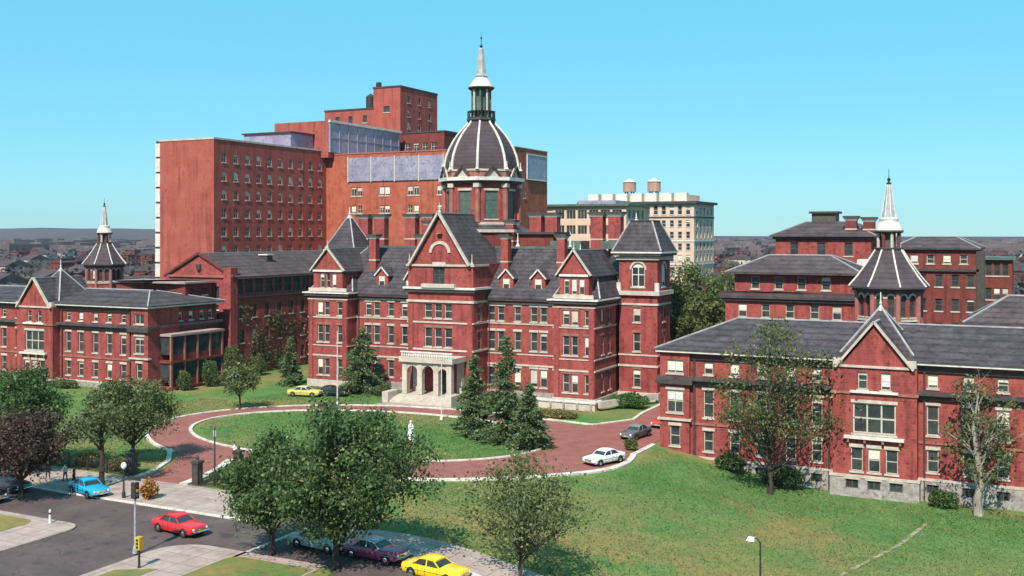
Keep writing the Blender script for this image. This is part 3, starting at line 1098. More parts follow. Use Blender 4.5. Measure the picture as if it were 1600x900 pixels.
band(bil, 'drum_cornice', octpts(5.9), 31.95, 32.35, .55, 'gutter_dark', closed=True)
band(bil, 'drum_cornice', octpts(5.9), 32.35, 32.9, .95, 'white_paint', closed=True)
block(bil, 'drum_parapet', octpts(6.1), 32.9, 34.1, 'stone_red')
band(bil, 'parapet_rail', octpts(6.1), 33.85, 34.15, .15, 'stone', closed=True)
op = octpts(6.55)
for k in range(8):   # a small pediment over each face of the drum
    p, q = Vector(op[k]), Vector(op[(k + 1) % 8])
    mid = (p + q) / 2
    d = (q - p).normalized()
    a_, b_ = mid - d * 1.35, mid + d * 1.35
    out = Vector((d.y, -d.x)) * .25
    for s in (a_, b_):
        mb('bar', (s.x + out.x, s.y + out.y, 32.95), (mid.x + out.x, mid.y + out.y, 34.6), .3, .3).build('pediment', 'gutter_dark', bil)
    t = MB()
    t.hexa([(a_.x, a_.y, 32.9), (b_.x, b_.y, 32.9), (b_.x - out.x, b_.y - out.y, 32.9), (a_.x - out.x, a_.y - out.y, 32.9)],
           [(mid.x - d.x * .05, mid.y - d.y * .05, 34.4), (mid.x + d.x * .05, mid.y + d.y * .05, 34.4), (mid.x + d.x * .05 - out.x, mid.y + d.y * .05 - out.y, 34.4), (mid.x - d.x * .05 - out.x, mid.y - d.y * .05 - out.y, 34.4)])
    t.build('pediment_panel', 'stone', bil)
for p in octpts(6.3):
    finial(bil, p[0], p[1], 34.1, 1.3, 'white_paint', .34)
prof = [(5.85, 34.0), (5.8, 35.2), (5.55, 36.4), (5.05, 37.7), (4.4, 38.9), (3.65, 40.0), (2.85, 40.9), (2.2, 41.6), (2.0, 42.0)]
mb('lathe', dx, dy, prof, 8, ROT).build('dome', 'dome_slate', bil)
for k in range(8):
    a = ROT + k * math.pi / 4
    pts = [(dx + (r + .08) * math.cos(a), dy + (r + .08) * math.sin(a), z) for (r, z) in prof]
    mb('tube', pts, [.23, .22, .21, .20, .19, .18, .17, .16, .15], 8).build('dome_rib', 'white_paint', bil, smooth=True)
# lantern and spire
mb('lathe', dx, dy, [(2.1, 41.9), (2.35, 42.2), (2.3, 42.5), (1.7, 42.6)], 8, ROT).build('lantern_base', 'gutter_dark', bil)
rb = MB()
rb.lathe(dx, dy, [(2.25, 42.5), (2.25, 42.62)], 8, ROT)
rb.lathe(dx, dy, [(2.25, 43.5), (2.3, 43.65)], 8, ROT)
for k in range(24):
    a = 2 * math.pi * k / 24
    rb.box(dx + 2.15 * math.cos(a) - .06, dx + 2.15 * math.cos(a) + .06, dy + 2.15 * math.sin(a) - .06, dy + 2.15 * math.sin(a) + .06, 42.6, 43.5)
rb.build('lantern_railing', 'iron', bil)
mb('lathe', dx, dy, [(.95, 42.6), (.95, 47.2)], 8, ROT).build('lantern_core', 'copper', bil)
for k in range(8):
    a = ROT + k * math.pi / 4
    mb('lathe', dx + 1.45 * math.cos(a), dy + 1.45 * math.sin(a), [(.2, 42.6), (.17, 43.0), (.17, 46.8), (.24, 47.1)], 8).build('lantern_column', 'stone' if k % 2 else 'copper', bil)
mb('lathe', dx, dy, [(1.9, 47.1), (2.15, 47.35), (2.1, 47.5)], 16).build('lantern_cornice', 'gutter_dark', bil)
mb('lathe', dx, dy, [(2.0, 47.5), (1.75, 48.0), (1.2, 48.7), (.95, 49.0)], 16).build('lantern_cap', 'white_paint', bil, smooth=True)
mb('lathe', dx, dy, [(.95, 49.0), (1.05, 49.3), (.8, 49.6), (.62, 51.5), (.42, 53.6), (.3, 53.8)], 8).build('spire', 'lead', bil)
mb('lathe', dx, dy, [(.08, 53.8), (.3, 54.1), (.06, 54.4), (.05, 55.2), (.2, 55.4), (.03, 55.7), (.02, 56.4)], 8).build('spire_finial', 'iron', bil)

# terrace in front of the right bay
ter = thing('stone_terrace', 'pale stone terrace wall below the gabled bay', 'terrace', (-58.5, 133, 0))
block(ter, 'terrace_wall', [(-64.0, 132.6), (-53.8, 132.6), (-53.8, 135.2), (-64.0, 135.2)], -0.3, 1.0, 'stone')
band(ter, 'coping', [(-64.0, 135.2), (-64.0, 132.6), (-53.8, 132.6), (-53.8, 135.2)], 1.0, 1.25, .15, 'white_paint', inn=.4)
mb('bar', (-53.4, 133.2, .85), (-48.7, 143.2, 1.0), .5, .9).build('ramp_wall', 'stone', ter)
for k in range(5):
    mb('box', -62.5 + 2 * k, -62.2 + 2 * k, 132.45, 132.6, .2, 1.0).build('pier', 'rubble_stone', ter)


# ---------------------------------------------------------------- flanking pavilions
def pavilion(name, label, mirror, dz, plane, zg):
    """long two-storey ward block with a gabled bay; mirror = -1 builds the twin"""
    cx = -80.1
    def X(x):
        return x if mirror > 0 else 2 * cx - x

    def span(a, c):
        return (X(a), X(c)) if mirror > 0 else (X(c), X(a))
    y0, y1 = plane, plane + 15
    root = thing(name, label, 'hospital wing', (X(-15), y0, zg))
    L = -38.7
    E_ = 12.0
    x0, x1 = span(L, E_)
    F1 = (-0.6 + dz, 2.3)
    F2 = (3.2 + dz, 3.1)
    F3 = (8.1 + dz, 1.4)
    st = dict(frame='frame_cream', grid=(1, 2), blind=0.35, lintel=True)
    s3 = dict(frame='frame_cream', grid=(1, 2), blind=0.8, lintel=False)
    wx = [-33.6, -30.6, -27.6, -24.4, -21.6] + [-9.9, -6.5, -3.3, 0.0, 3.4, 6.8]
    ws = []
    for w in wx:
        ws += [(X(w) - x0, F1[0], 1.1, F1[1], st), (X(w) - x0, F2[0], 1.15, F2[1], st), (X(w) - x0, F3[0], 1.0, F3[1], s3)]
    ew = []
    ei = 1 if mirror < 0 else 3
    if mirror < 0:
        ew = [(u, 10.35, .95, 1.4, s3) for u in (2, 4.4, 6.8, 9.2, 11.6, 13.6)] + [(1.0, F2[0], .9, 2.8, st), (1.0, F1[0], .9, 2.2, st)]
    outline = rect(x0, x1, y0, y1)
    block(root, 'wall', outline, -1.5 + dz, 10.7 + dz, 'brick', {0: ws, ei: ew} if ew else {0: ws})
    bw = []
    for w in wx:
        bw.append((X(w) - x0 + .25, -2.75 + dz, 1.2, .9, dict(frame='frame_dark', grid=(2, 1), blind=0.15, lintel=False, sill=False)))
    block(root, 'plinth', rect(x0 - .25, x1 + .25, y0 - .25, y1 + .25), zg - 1.5, -1.5 + dz, 'rubble_stone', {0: bw} if dz < 1 else {})
    band(root, 'string_course', outline, -1.5 + dz, -1.25 + dz, .3, 'stone', closed=True)
    band(root, 'string_course', outline, 2.3 + dz, 2.55 + dz, .12, 'stone_red', closed=True)
    band(root, 'cornice', outline, 6.9 + dz, 7.35 + dz, .35, 'gutter_dark', closed=True)
    band(root, 'cornice', outline, 7.35 + dz, 7.75 + dz, .75, 'slate_warm', closed=True)
    band(root, 'cornice', outline, 9.75 + dz, 10.1 + dz, .25, 'gutter_dark', closed=True)
    band(root, 'eave', outline, 10.5 + dz, 10.75 + dz, .9, 'white_paint', closed=True)
    trunc_hip(root, 'roof', (x0 - 1.0, x1 + 1.0, y0 - 1.0, y1 + 1.0), 10.9 + dz, (x0 + 6.5, x1 - 6.5, y0 + 6.8, y1 - 6.8), (14.0 if mirror > 0 else 12.7) + dz, 'slate', .15)
    # end block slightly proud
    a, c = span(-39.2, -35.7)
    en = rect(a, c, y0 - .45, y0 + 6)
    block(root, 'end_wall', en, zg - 1.5, 10.5 + dz, 'brick', {0: [((X(-37.4) - a), F1[0] + .4, 1.2, 2.3, st), ((X(-37.4) - a), F2[0] + .4, 1.9, 2.6, dict(frame='frame_cream', grid=(2, 2), blind=0.1)), ((X(-37.4) - a), F3[0], 1.9, 1.5, dict(frame='frame_cream', grid=(2, 1), blind=.5, lintel=False))]})
    pth = [(a, y0 + 2), (a, y0 - .45), (c, y0 - .45), (c, y0)]
    band(root, 'cornice', pth, 6.88 + dz, 7.4 + dz, .45, 'gutter_dark')
    band(root, 'string_course', pth, 2.7 + dz, 2.95 + dz, .25, 'stone')
    band(root, 'plinth', pth, -2.6 + dz, -1.2 + dz, .3, 'rubble_stone')
    # gabled bay
    a, c = span(-19.7, -11.3)
    bay = rect(a, c, y0 - 1.4, y0 + 5)
    wide = dict(frame='frame_cream', grid=(3, 2), blind=0.25, lintel=True, bar=.16)
    m_ = (c - a) / 2
    block(root, 'bay_wall', bay, zg - 1.5, 10.2 + dz, 'brick',
          {0: [(m_, F2[0] - .1, 4.3, 3.2, wide)] + [(m_ + q, F1[0] - .3, 1.2, 2.5, st) for q in (-1.75, 0, 1.75)] + [(m_ + q, 7.75 + dz, .95, 1.8, s3) for q in (-1.15, 1.15)]})
    pth = [(a, y0), (a, y0 - 1.4), (c, y0 - 1.4), (c, y0)]
    block(root, 'plinth', rect(a - .25, c + .25, y0 - 1.65, y0 + 4), zg - 1.5, -1.55 + dz, 'rubble_stone',
          {0: [(m_ + .25 + q, -2.7 + dz, 1.3, .95, dict(frame='frame_dark', grid=(2, 1), blind=0.15, lintel=True, sill=False)) for q in (-2.2, 0, 2.2)]} if dz < 1 else {})
    band(root, 'string_course', pth, -1.55 + dz, -1.3 + dz, .32, 'stone')
    band(root, 'string_course', pth, 7.2 + dz, 7.45 + dz, .15, 'stone_red')
    gx0, gx1 = (a + c) / 2 - 3.4, (a + c) / 2 + 3.4
    mb('box', (a + c) / 2 - 3.0, (a + c) / 2 + 3.0, y0 - 1.95, y0 - 1.42, 2.55 + dz, 2.85 + dz).build('balcony_ledge', 'white_paint', root)
    mb('box', (a + c) / 2 - 2.4, (a + c) / 2 + 2.4, y0 - 1.7, y0 - 1.42, 7.35 + dz, 7.6 + dz).build('ledge', 'white_paint', root)
    for q in (-2.6, -.9, .9, 2.6):
        mb('box', (a + c) / 2 + q - .12, (a + c) / 2 + q + .12, y0 - 1.85, y0 - 1.42, 2.15 + dz, 2.55 + dz).build('bracket', 'stone_red', root)
    gable_wall(root, 'gable', gx0, gx1, y0 - 1.42, 10.2 + dz, 14.4 + dz, 'brick')
    gable_roof(root, 'gable_roof', 'y', y0 - 1.75, y0 + 8, (a + c) / 2, 4.0, 9.95 + dz, 14.75 + dz, 'slate')
    coping(root, gx0 - .5, gx1 + .5, y0 - 1.42, 10.0 + dz, 14.85 + dz, .4, .24, 'stone', -.25)
    mb('box', gx0 - .1, gx1 + .1, y0 - 1.62, y0 - 1.43, 10.0 + dz, 10.25 + dz).build('ledge', 'stone', root)
    for q in (a + .5, c - .5):
        mb('box', q - .45, q + .45, y0 - 1.6, y0 - .7, 10.2 + dz, 10.9 + dz).build('kneeler', 'stone', root)
    trunc_hip(root, 'spired_roof', ((a + c) / 2 - 4.4, (a + c) / 2 + 4.4, y0 - .4, y0 + 8), 10.4 + dz, ((a + c) / 2 - .1, (a + c) / 2 + .1, y0 + 3.6, y0 + 3.8), 16.0 + dz, 'slate', .1)
    finial(root, (a + c) / 2, y0 + 3.7, 15.7 + dz, 2.0, 'white_paint', .36)
    # rain pipes
    for q in (-35.2, -20.3, -10.7):
        mb('tube', [(X(q), y0 - .18, zg - .6), (X(q), y0 - .18, 10.4 + dz)], [.11, .11], 6).build('rain_pipe', 'gutter_dark', root)
    return root


pavR = pavilion('brick_pavilion', 'long red brick wing with gabled bay behind the sloping lawn', 1, 0.0, 117.0, -3.4)
pavL = pavilion('brick_pavilion', 'distant red brick wing with glazed sun porch and small gabled bay', -1, 2.2, 119.0, 0.4)

# glazed sun porch on the end of the far wing
ex = -121.5
for y in (121.2, 124.0, 126.8, 129.6, 132.4):
    mb('box', ex + 2.44, ex + 2.76, y - .16, y + .16, -0.2, 8.6).build('porch_post', 'stone_red', pavL)
    if y in (121.2, 132.4):
        mb('box', ex + .02, ex + .3, y - .16, y + .16, -0.2, 8.6).build('porch_post', 'stone_red', pavL)
for z in (0.2, 4.2, 8.3):
    mb('box', ex + .01, ex + 2.9, 120.9, 132.7, z, z + .35).build('porch_floor', 'brick_dark' if z < 8 else 'flat_roof', pavL)
for y in (121.2, 124.0, 126.8, 129.6):
    for z in (.6, 4.6):
        mb('box', ex + 2.52, ex + 2.58, y + .18, y + 2.62, z + .9, z + 3.55).build('porch_pane', 'glass', pavL)
        mb('box', ex + 2.5, ex + 2.62, y + .18, y + 2.62, z, z + .9).build('porch_rail', 'brick_dark', pavL)
for z in (.6, 4.6):
    mb('box', ex + .3, ex + 2.44, 121.1, 121.15, z + .9, z + 3.55).build('porch_pane', 'glass', pavL)
# low roof houses behind the far wing
rh = thing('roof_house', 'low flat-roofed brick plant room behind the far brick wing', 'building', (-133, 131, 0))
block(rh, 'wall', rect(-140, -124.5, 130.0, 136.2), 9, 15.9, 'brick_dark', {1: [(u, 14.0, 1.2, 1.1, dict(frame='frame_dark', blind=0, lintel=False)) for u in (1.5, 4.5)]})
band(rh, 'roof_edge', rect(-140, -124.5, 130.0, 136.2), 15.9, 16.2, .4, 'flat_roof', closed=True, inn=8)


# ---------------------------------------------------------------- octagonal ward towers with spires
def octagon_tower(label, cx, cy, dz, k_):
    root = thing('octagonal_tower', label, 'tower', (cx, cy, 0))
    global dx, dy
    dx, dy = cx, cy
    ze_ = 16.8 + dz
    side = 2 * 4.3 * math.sin(math.pi / 8)
    aw = dict(frame='frame_dark', grid=(1, 2), blind=0.1, arch=True, lintel=False)
    block(root, 'wall', octpts(4.3), 0, 16.6 + dz, 'brick', {k: [(side / 2 + q, z + dz, .95, h, aw) for q in (-.75, .75) for (z, h) in ((12.9, 3.0), (8.2, 2.8))] for k in range(8)})
    for k, p in enumerate(octpts(4.35)):
        mb('lathe', p[0], p[1], [(.34, 6 + dz), (.34, 15.9 + dz), (.5, 16.3 + dz)], 8).build('pilaster', 'stone_red', root)
    band(root, 'string_course', octpts(4.3), 12.3 + dz, 12.6 + dz, .2, 'stone', closed=True)
    band(root, 'cornice', octpts(4.3), 16.4 + dz, 16.75 + dz, .7, 'gutter_dark', closed=True)
    pr_ = [(5.5, 16.8 + dz), (5.45, 17.05 + dz), (4.3, 18.4 + dz), (3.0, 20.2 + dz), (2.05, 21.7 + dz), (1.8, 22.1 + dz)]
    mb('lathe', cx, cy, pr_, 8, ROT).build('roof', 'dome_slate', root)
    for k in range(8):
        a = ROT + k * math.pi / 4
        pts = [(cx + (r + .06) * math.cos(a), cy + (r + .06) * math.sin(a), z) for (r, z) in pr_[1:]]
        mb('tube', pts, [.12] * 5, 6).build('roof_rib', 'white_paint', root)
    mb('lathe', cx, cy, [(1.9, 22.0 + dz), (2.0, 22.3 + dz), (1.9, 22.4 + dz)], 8, ROT).build('lantern_base', 'gutter_dark', root)
    mb('lathe', cx, cy, [(.95, 22.4 + dz), (.95, 24.4 + dz)], 8, ROT).build('lantern_core', 'frame_dark', root)
    for k in range(8):
        a = ROT + k * math.pi / 4
        mb('lathe', cx + 1.45 * math.cos(a), cy + 1.45 * math.sin(a), [(.22, 22.4 + dz), (.22, 24.4 + dz)], 6).build('lantern_post', 'brick_dark' if k % 2 else 'stone', root)
    mb('lathe', cx, cy, [(1.75, 24.4 + dz), (2.0, 24.6 + dz), (1.9, 24.8 + dz)], 16).build('lantern_cornice', 'gutter_dark', root)
    mb('lathe', cx, cy, [(1.9, 24.8 + dz), (1.6, 25.5 + dz), (1.25, 26.0 + dz), (1.3, 26.4 + dz), (1.05, 26.6 + dz)], 16).build('lantern_cap', 'white_paint', root, smooth=True)
    mb('lathe', cx, cy, [(1.05, 26.6 + dz), (.8, 28.0 + dz), (.32, 31.2 + dz)], 8, ROT).build('spire', 'pole_grey', root)
    for k in range(8):
        a = ROT + k * math.pi / 4
        mb('tube', [(cx + 1.05 * math.cos(a), cy + 1.05 * math.sin(a), 26.6 + dz), (cx + .8 * math.cos(a), cy + .8 * math.sin(a), 28.0 + dz), (cx + .32 * math.cos(a), cy + .32 * math.sin(a), 31.2 + dz)], [.1, .09, .05], 5).build('spire_rib', 'white_paint', root)
    mb('lathe', cx, cy, [(.3, 31.1 + dz), (.34, 31.4 + dz), (.1, 31.6 + dz), (.28, 31.9 + dz), (.05, 32.2 + dz), (.03, 33.4 + dz)], 8).build('spire_finial', 'iron', root)
    # scale the whole tower about its eave height, feet stay on the ground
    for o in root.children:
        for me in {o.data}:
            if o.name.split('.')[0] != 'window':
                for v in me.vertices:
                    v.co.x *= k_
                    v.co.y *= k_
                    v.co.z = ze_ + (v.co.z - ze_) * k_ if v.co.z > 1 else v.co.z
        if o.name.split('.')[0] == 'window':
            o.location.x *= k_
            o.location.y *= k_
            o.location.z = ze_ + (o.location.z - ze_) * k_
            o.scale = (k_, k_, k_)
    return root


octagon_tower('octagonal tower with hat-shaped slate roof and tall spire behind the sloping-lawn wing', -17.0, 140.0, 0.5, .9)
octagon_tower('smaller-looking octagonal tower with pale spire against the distant town', -153.7, 140.0, 1.6, .74)

# ---------------------------------------------------------------- ward with long slate roof beside the main building
wa = thing('ward_building', 'brick ward with plain gable end and long slate roof left of the main building', 'hospital ward', (-128, 155, 0))
dk = dict(frame='frame_dark', grid=(1, 2), blind=0.25, lintel=False)
aw_ = [(1.8 + 2.6 * k, 13.9, 2.1, 2.6, dict(frame='frame_dark', grid=(2, 2), blind=0.0, lintel=False, sill=False)) for k in range(14)]
lw = [(2.6 + 3.3 * k, z, 1.1, 2.2, dk) for k in range(11) for z in (1.6, 5.6, 9.8)]
block(wa, 'wall', rect(-135, -121, 137, 176), 0, 17.0, 'brick', {0: [(u, z, 1.1, 2.0, dk) for u in (3.5, 7, 10.8) for z in (9.5, 13.2)], 1: aw_ + lw})
gable_wall(wa, 'gable', -135, -121, 136.98, 17.0, 20.4, 'brick', .4)
gable_roof(wa, 'roof', 'y', 136.6, 176.4, -128, 7.7, 16.85, 20.75, 'slate_warm')
mb('bar', (-135.7, 136.75, 16.9), (-128, 136.75, 20.85), .4, .3).build('gable_coping', 'brick_dark', wa)
mb('bar', (-120.3, 136.75, 16.9), (-128, 136.75, 20.85), .4, .3).build('gable_coping', 'brick_dark', wa)
mb('box', -135.3, -120.7, 136.7, 136.97, 16.7, 17.0).build('string_course', 'stone_red', wa)
mb('box', -122.3, -120.7, 136.5, 138.2, 0, 18.4).build('corner_pier', 'brick', wa)
band(wa, 'cornice', [(-121, 138.3), (-121, 176)], 13.2, 13.5, .3, 'gutter_dark')
band(wa, 'cornice', [(-121, 138.3), (-121, 176)], 16.5, 16.8, .5, 'white_paint')
mb('lathe', -128, 136.9, [(.5, 18.0), (.5, 18.9)], 10).build('gable_vent', 'gutter_dark', wa)
dv = MB()
dv.box(-126.3, -124.6, 150.5, 152, 18.5, 20.2)
dv.build('roof_vent', 'gutter_dark', wa)
mb('box', -126.5, -124.4, 150.3, 152.2, 20.2, 20.4).build('roof_vent_cap', 'white_paint', wa)

# ---------------------------------------------------------------- tall modern ward block
tb = thing('tower_block', 'tall plain red brick ward block with stepped roof tiers behind the dome', 'hospital block', (-130, 190, 0))
sw = dict(frame='frame_cream', grid=(2, 2), blind=0.5, lintel=False, bar=.1)
zz = [20.0 + 3.62 * k for k in range(6)]
uu = [2.9 + 3.42 * k for k in range(10)]
block(tb, 'wall', rect(-157, -143, 157, 193.0), 0, 42.6, 'brick_tower', {1: [(u, z, 1.25, 1.85, sw) for u in uu for z in zz]})
band(tb, 'parapet_coping', [(-157, 193), (-157, 157), (-143, 157), (-143, 193)], 42.45, 42.8, .12, 'stone')
for k in range(11):
    mb('box', -158.3, -157.02, 157.0, 158.2, 9.5 + 3.0 * k, 12.1 + 3.0 * k).build('stair_panel', 'white_paint', tb)
mb('box', -158.2, -157.02, 157.15, 158.05, 0, 42.6).build('stair_shaft', 'gutter_dark', tb)
wf = dict(frame='frame_cream', grid=(2, 1), blind=1.0, lintel=False, bar=.1)
fw = []
for x in (-135.6, -134.0, -128.2, -126.8, -121.0, -119.4, -113.6, -112.0, -106, -104.6):
    fw += [(x + 143, 32.4, 1.3, 2.0, wf), (x + 143, 28.6, 1.2, 1.7, sw)]
block(tb, 'wall', rect(-143.0, -95.8, 193.0, 208.7), 0, 41.8, 'brick_orange',
      {0: fw, 1: [(4.5, 31.5, .9, 1.8, sw)]})
band(tb, 'parapet_coping', [(-143, 193), (-95.8, 193), (-95.8, 208.7)], 41.65, 41.95, .12, 'stone_red')
for k in range(4):
    x0 = -136.9 + 6.1 * k
    p = mb('box', x0, x0 + 5.85, 192.72, 192.98, 35.6, 40.8).build('glazed_panel', 'glass_lavender', tb)
for k in range(5):
    mb('box', -137.02 + 6.1 * k, -136.85 + 6.1 * k, 192.6, 192.98, 35.4, 41.0).build('mullion', 'white_paint', tb)
mb('box', -95.78, -95.5, 198.2, 207.8, 35.6, 40.6).build('glazed_panel', 'glass_lavender', tb)
band(tb, 'panel_frame', [(-95.5, 198.0), (-95.5, 198.2)], 35.4, 40.9, .12, 'white_paint')
mb('box', -95.6, -95.4, 198.0, 208.0, 40.6, 40.85).build('panel_frame', 'white_paint', tb)
mb('box', -95.6, -95.4, 198.0, 208.0, 35.35, 35.6).build('panel_frame', 'white_paint', tb)
# roof tiers
block(tb, 'penthouse', rect(-158, -145, 183, 190.9), 42, 46.0, 'glass_lavender')
mb('box', -158.4, -144.6, 182.6, 190.95, 46.0, 46.3).build('penthouse_roof', 'gutter_dark', tb)
block(tb, 'upper_tier', rect(-156, -141, 191, 220), 41, 49.2, 'brick_tower')
mb('box', -140.98, -140.7, 191.1, 219.8, 42.2, 48.8).build('glazed_panel', 'glass_lavender', tb)
for k in range(9):
    mb('box', -140.72, -140.6, 191.2 + 3.5 * k, 191.35 + 3.5 * k, 42.2, 48.8).build('mullion', 'pole_grey', tb)
mb('box', -140.71, -140.62, 191.1, 219.8, 45.4, 45.55).build('mullion', 'pole_grey', tb)
for k in range(24):
    mb('box', -136.5 + 1.02 * k, -136.42 + 1.02 * k, 192.66, 192.73, 35.6, 40.8).build('mullion', 'pole_grey', tb)
for z in (37.3, 39.1):
    mb('box', -136.9, -112.6, 192.67, 192.725, z, z + .08).build('mullion', 'pole_grey', tb)
mb('box', -140.9, -140.4, 190.9, 220.2, 48.8, 49.35).build('panel_hood', 'white_paint', tb)
block(tb, 'upper_tier', rect(-165, -150.0, 222, 240), 30, 55.6, 'brick_tower', {0: [(u, 52.2, 1.3, 1.8, dk) for u in (4, 8, 12.5)]})
block(tb, 'lift_tower', rect(-150, -142, 222, 240), 30, 60.7, 'brick_tower', {0: [(4.0, 54.5, 1.8, 1.5, dk)], 1: [(u, z, 1.2, 1.7, dk) for u in (4, 9, 14) for z in (50.5, 53.5, 57)]})
block(tb, 'upper_tier', rect(-142, -129.5, 222.2, 240.2), 30, 49.0, 'brick_dark', {0: [(u, 44.5, 1.5, 2.0, sw) for u in (2, 4.5, 7, 9.5)]})
for (r_, z) in ((rect(-150, -142, 222, 240), 60.7), (rect(-165, -150.02, 222, 240), 55.6), (rect(-142, -129.5, 222.2, 240.2), 49.0)):
    band(tb, 'parapet_coping', r_, z - .1, z + .3, .15, 'gutter_dark', closed=True)
tk = mb('lathe', -152.5, 224.5, [(1.2, 55.7), (1.2, 59.0), (.1, 59.8)], 12).build('roof_tank', 'iron', tb)
mb('box', -149.4, -148.4, 222.3, 223.3, 60.9, 62.2).build('roof_vent', 'iron', tb)

# ---------------------------------------------------------------- flat glass-topped building and pale building with roof tanks
fb = thing('flat_roofed_building', 'low flat-roofed building with dark window band between the chimneys and the pale block', 'building', (-92, 235, 0))
gb = dict(frame='frame_cream', grid=(3, 1), blind=0.15, lintel=False, sill=False, glass='glass')
block(fb, 'wall', rect(-107, -85.5, 230, 246), 0, 30.6, 'cream_brick', {0: [(1.8 + 2.9 * k, z, 2.4, 2.1, gb) for k in range(7) for z in (27.6, 24.0)], 1: [(2 + 3 * k, 27.6, 2.2, 2.1, gb) for k in range(4)]})
mb('box', -107.8, -84.7, 229.2, 246.8, 30.6, 31.1).build('roof_slab', 'copper', fb)
mb('box', -97.5, -88.0, 229.6, 240, 31.1, 31.9).build('roof_deck', 'glass_lavender', fb)
cb = thing('pale_hotel_block', 'pale cream apartment block with two roof water tanks on the skyline', 'apartment block', (-115, 330, 0))
cw_ = dict(frame='white_paint', grid=(1, 2), blind=0.2, lintel=False)
ca = dict(frame='white_paint', grid=(1, 2), blind=0.2, lintel=False, arch=True, spandrel='cream_brick')
cwin = [(1.9 + 2.65 * k, z, 1.35, 2.1, cw_) for k in range(14) for z in (11.5, 15.3, 19.0, 22.7, 26.3)] + [(1.9 + 2.65 * k, 30.2, 1.45, 2.8, ca) for k in range(14)]
csd = [(3.0 + 4.1 * k, z, 1.7, 2.3, cw_) for k in range(5) for z in (11.5, 15.3, 19.0, 22.7, 26.3, 30.2)]
block(cb, 'wall', rect(-135, -96.7, 320.6, 343), 0, 34.0, 'cream_brick', {0: cwin, 1: csd})
for z in (14.3, 21.7, 29.2):
    band(cb, 'string_course', rect(-135, -96.7, 320.6, 343), z, z + .4, .2, 'white_paint' if z < 28 else 'gutter_dark', closed=True)
band(cb, 'cornice', rect(-135, -96.7, 320.6, 343), 33.6, 34.4, 1.0, 'gutter_dark', closed=True)
for k in range(7):
    mb('box', -133.6 + 5.0 * k, -130.0 + 5.0 * k, 323.5, 326, 34.3, 37.2).build('roof_pavilion', 'white_paint', cb)
mb('box', -134, -100, 326.2, 338, 34.2, 36.6).build('roof_house', 'cream_brick', cb)
for x in (-121.5, -113.0):
    t = thing('water_tank', ('round wooden water tank nearer the dome on the pale block roof' if x < -120 else 'round wooden water tank nearer the edge of the pale block roof'), 'water tank', (x, 330, 36.6), group='roof water tanks')
    mb('lathe', x, 330, [(2.2, 38.0), (2.15, 41.2)], 14).build('tank_body', 'tank_wood', t)
    mb('lathe', x, 330, [(2.4, 41.2), (.2, 42.4)], 14).build('tank_cover', 'white_paint', t)
    for k in range(4):
        a = R(45 + 90 * k)
        mb('box', x + 1.5 * math.cos(a) - .2, x + 1.5 * math.cos(a) + .2, 330 + 1.5 * math.sin(a) - .2, 330 + 1.5 * math.sin(a) + .2, 36.61, 38.0).build('tank_leg', 'iron', t)

# ---------------------------------------------------------------- rear wards on the right
B = dict(frame='frame_cream', grid=(1, 2), blind=0.4, lintel=False)
r1 = thing('rear_ward', 'stepped brick ward block with grey hipped roof behind the sloping-lawn wing', 'hospital ward', (-31, 152, 0))
block(r1, 'wall', rect(-40.6, -22.5, 150, 158), 0, 14.9, 'brick', {0: [(u, 12.2, 1.2, 1.9, B) for u in (2.5, 5.8, 9.2, 12.6, 15.6)] + [(u, 8.2, 1.2, 2.1, B) for u in (2.5, 5.8, 9.2, 12.6, 15.6)], 1: [(u, 12.2, 1.1, 1.9, B) for u in (2, 4.5)]})
band(r1, 'cornice', rect(-40.6, -22.5, 150, 158), 14.5, 14.9, .4, 'gutter_dark', closed=True)
band(r1, 'parapet', rect(-40.6, -22.5, 150, 158), 14.9, 15.7, .7, 'slate_warm', closed=True, inn=8)
block(r1, 'upper_wall', rect(-40.0, -23.0, 153, 163), 15.7, 18.3, 'brick', {0: [(u, 16.1, 1.2, 1.8, dict(B, blind=.2)) for u in (3, 6.4, 9.6, 13.0)], 1: [(u, 16.1, 1.2, 1.7, B) for u in (2.5, 6)]})
trunc_hip(r1, 'roof', (-41.2, -21.8, 151.8, 164.2), 18.5, (-36, -27, 157, 159), 20.9, 'slate_warm', .25)
r2 = thing('rear_ward', 'taller brick ward with hipped roof and square roof ventilator on the skyline', 'hospital ward', (-31, 175, 0))
block(r2, 'wall', rect(-38.3, -23.5, 172, 190), 0, 23.6, 'brick', {0: [(u, 20.6, 1.3, 2.1, dict(B, frame='frame_dark', blind=0)) for u in (3, 7.2, 11.4)] + [(u, 16.6, 1.2, 1.9, B) for u in (3, 7.2, 11.4)], 1: [(u, 20.6, 1.2, 2.0, dk) for u in (3, 7, 11)]})
band(r2, 'cornice', rect(-38.3, -23.5, 172, 190), 23.2, 23.6, .4, 'gutter_dark', closed=True)
trunc_hip(r2, 'roof', (-39.1, -22.7, 171.2, 190.8), 23.8, (-34.5, -28, 178, 184), 26.1, 'slate_warm', .2)
mb('box', -33.6, -29.8, 177.5, 181, 26.0, 27.4).build('roof_ventilator', 'frame_dark', r2)
mb('box', -34.0, -29.4, 177.1, 181.4, 27.4, 27.75).build('ventilator_cap', 'slate_warm', r2)
chimney(r2, -26.7, 173.6, 23.5, 26.9, 1.7, 1.2, 'brick_dark')
chimney(r2, -24.0, 173.6, 23.5, 26.7, 1.7, 1.2, 'brick_dark')
mb('box', -24.6, -22.6, 165.2, 168.5, 15.2, 20.2).build('roof_stair', 'white_paint', r2)
r3 = thing('rear_ward', 'long dull brick ward with rows of windows behind the spired octagonal tower', 'hospital ward', (-14, 185, 0))
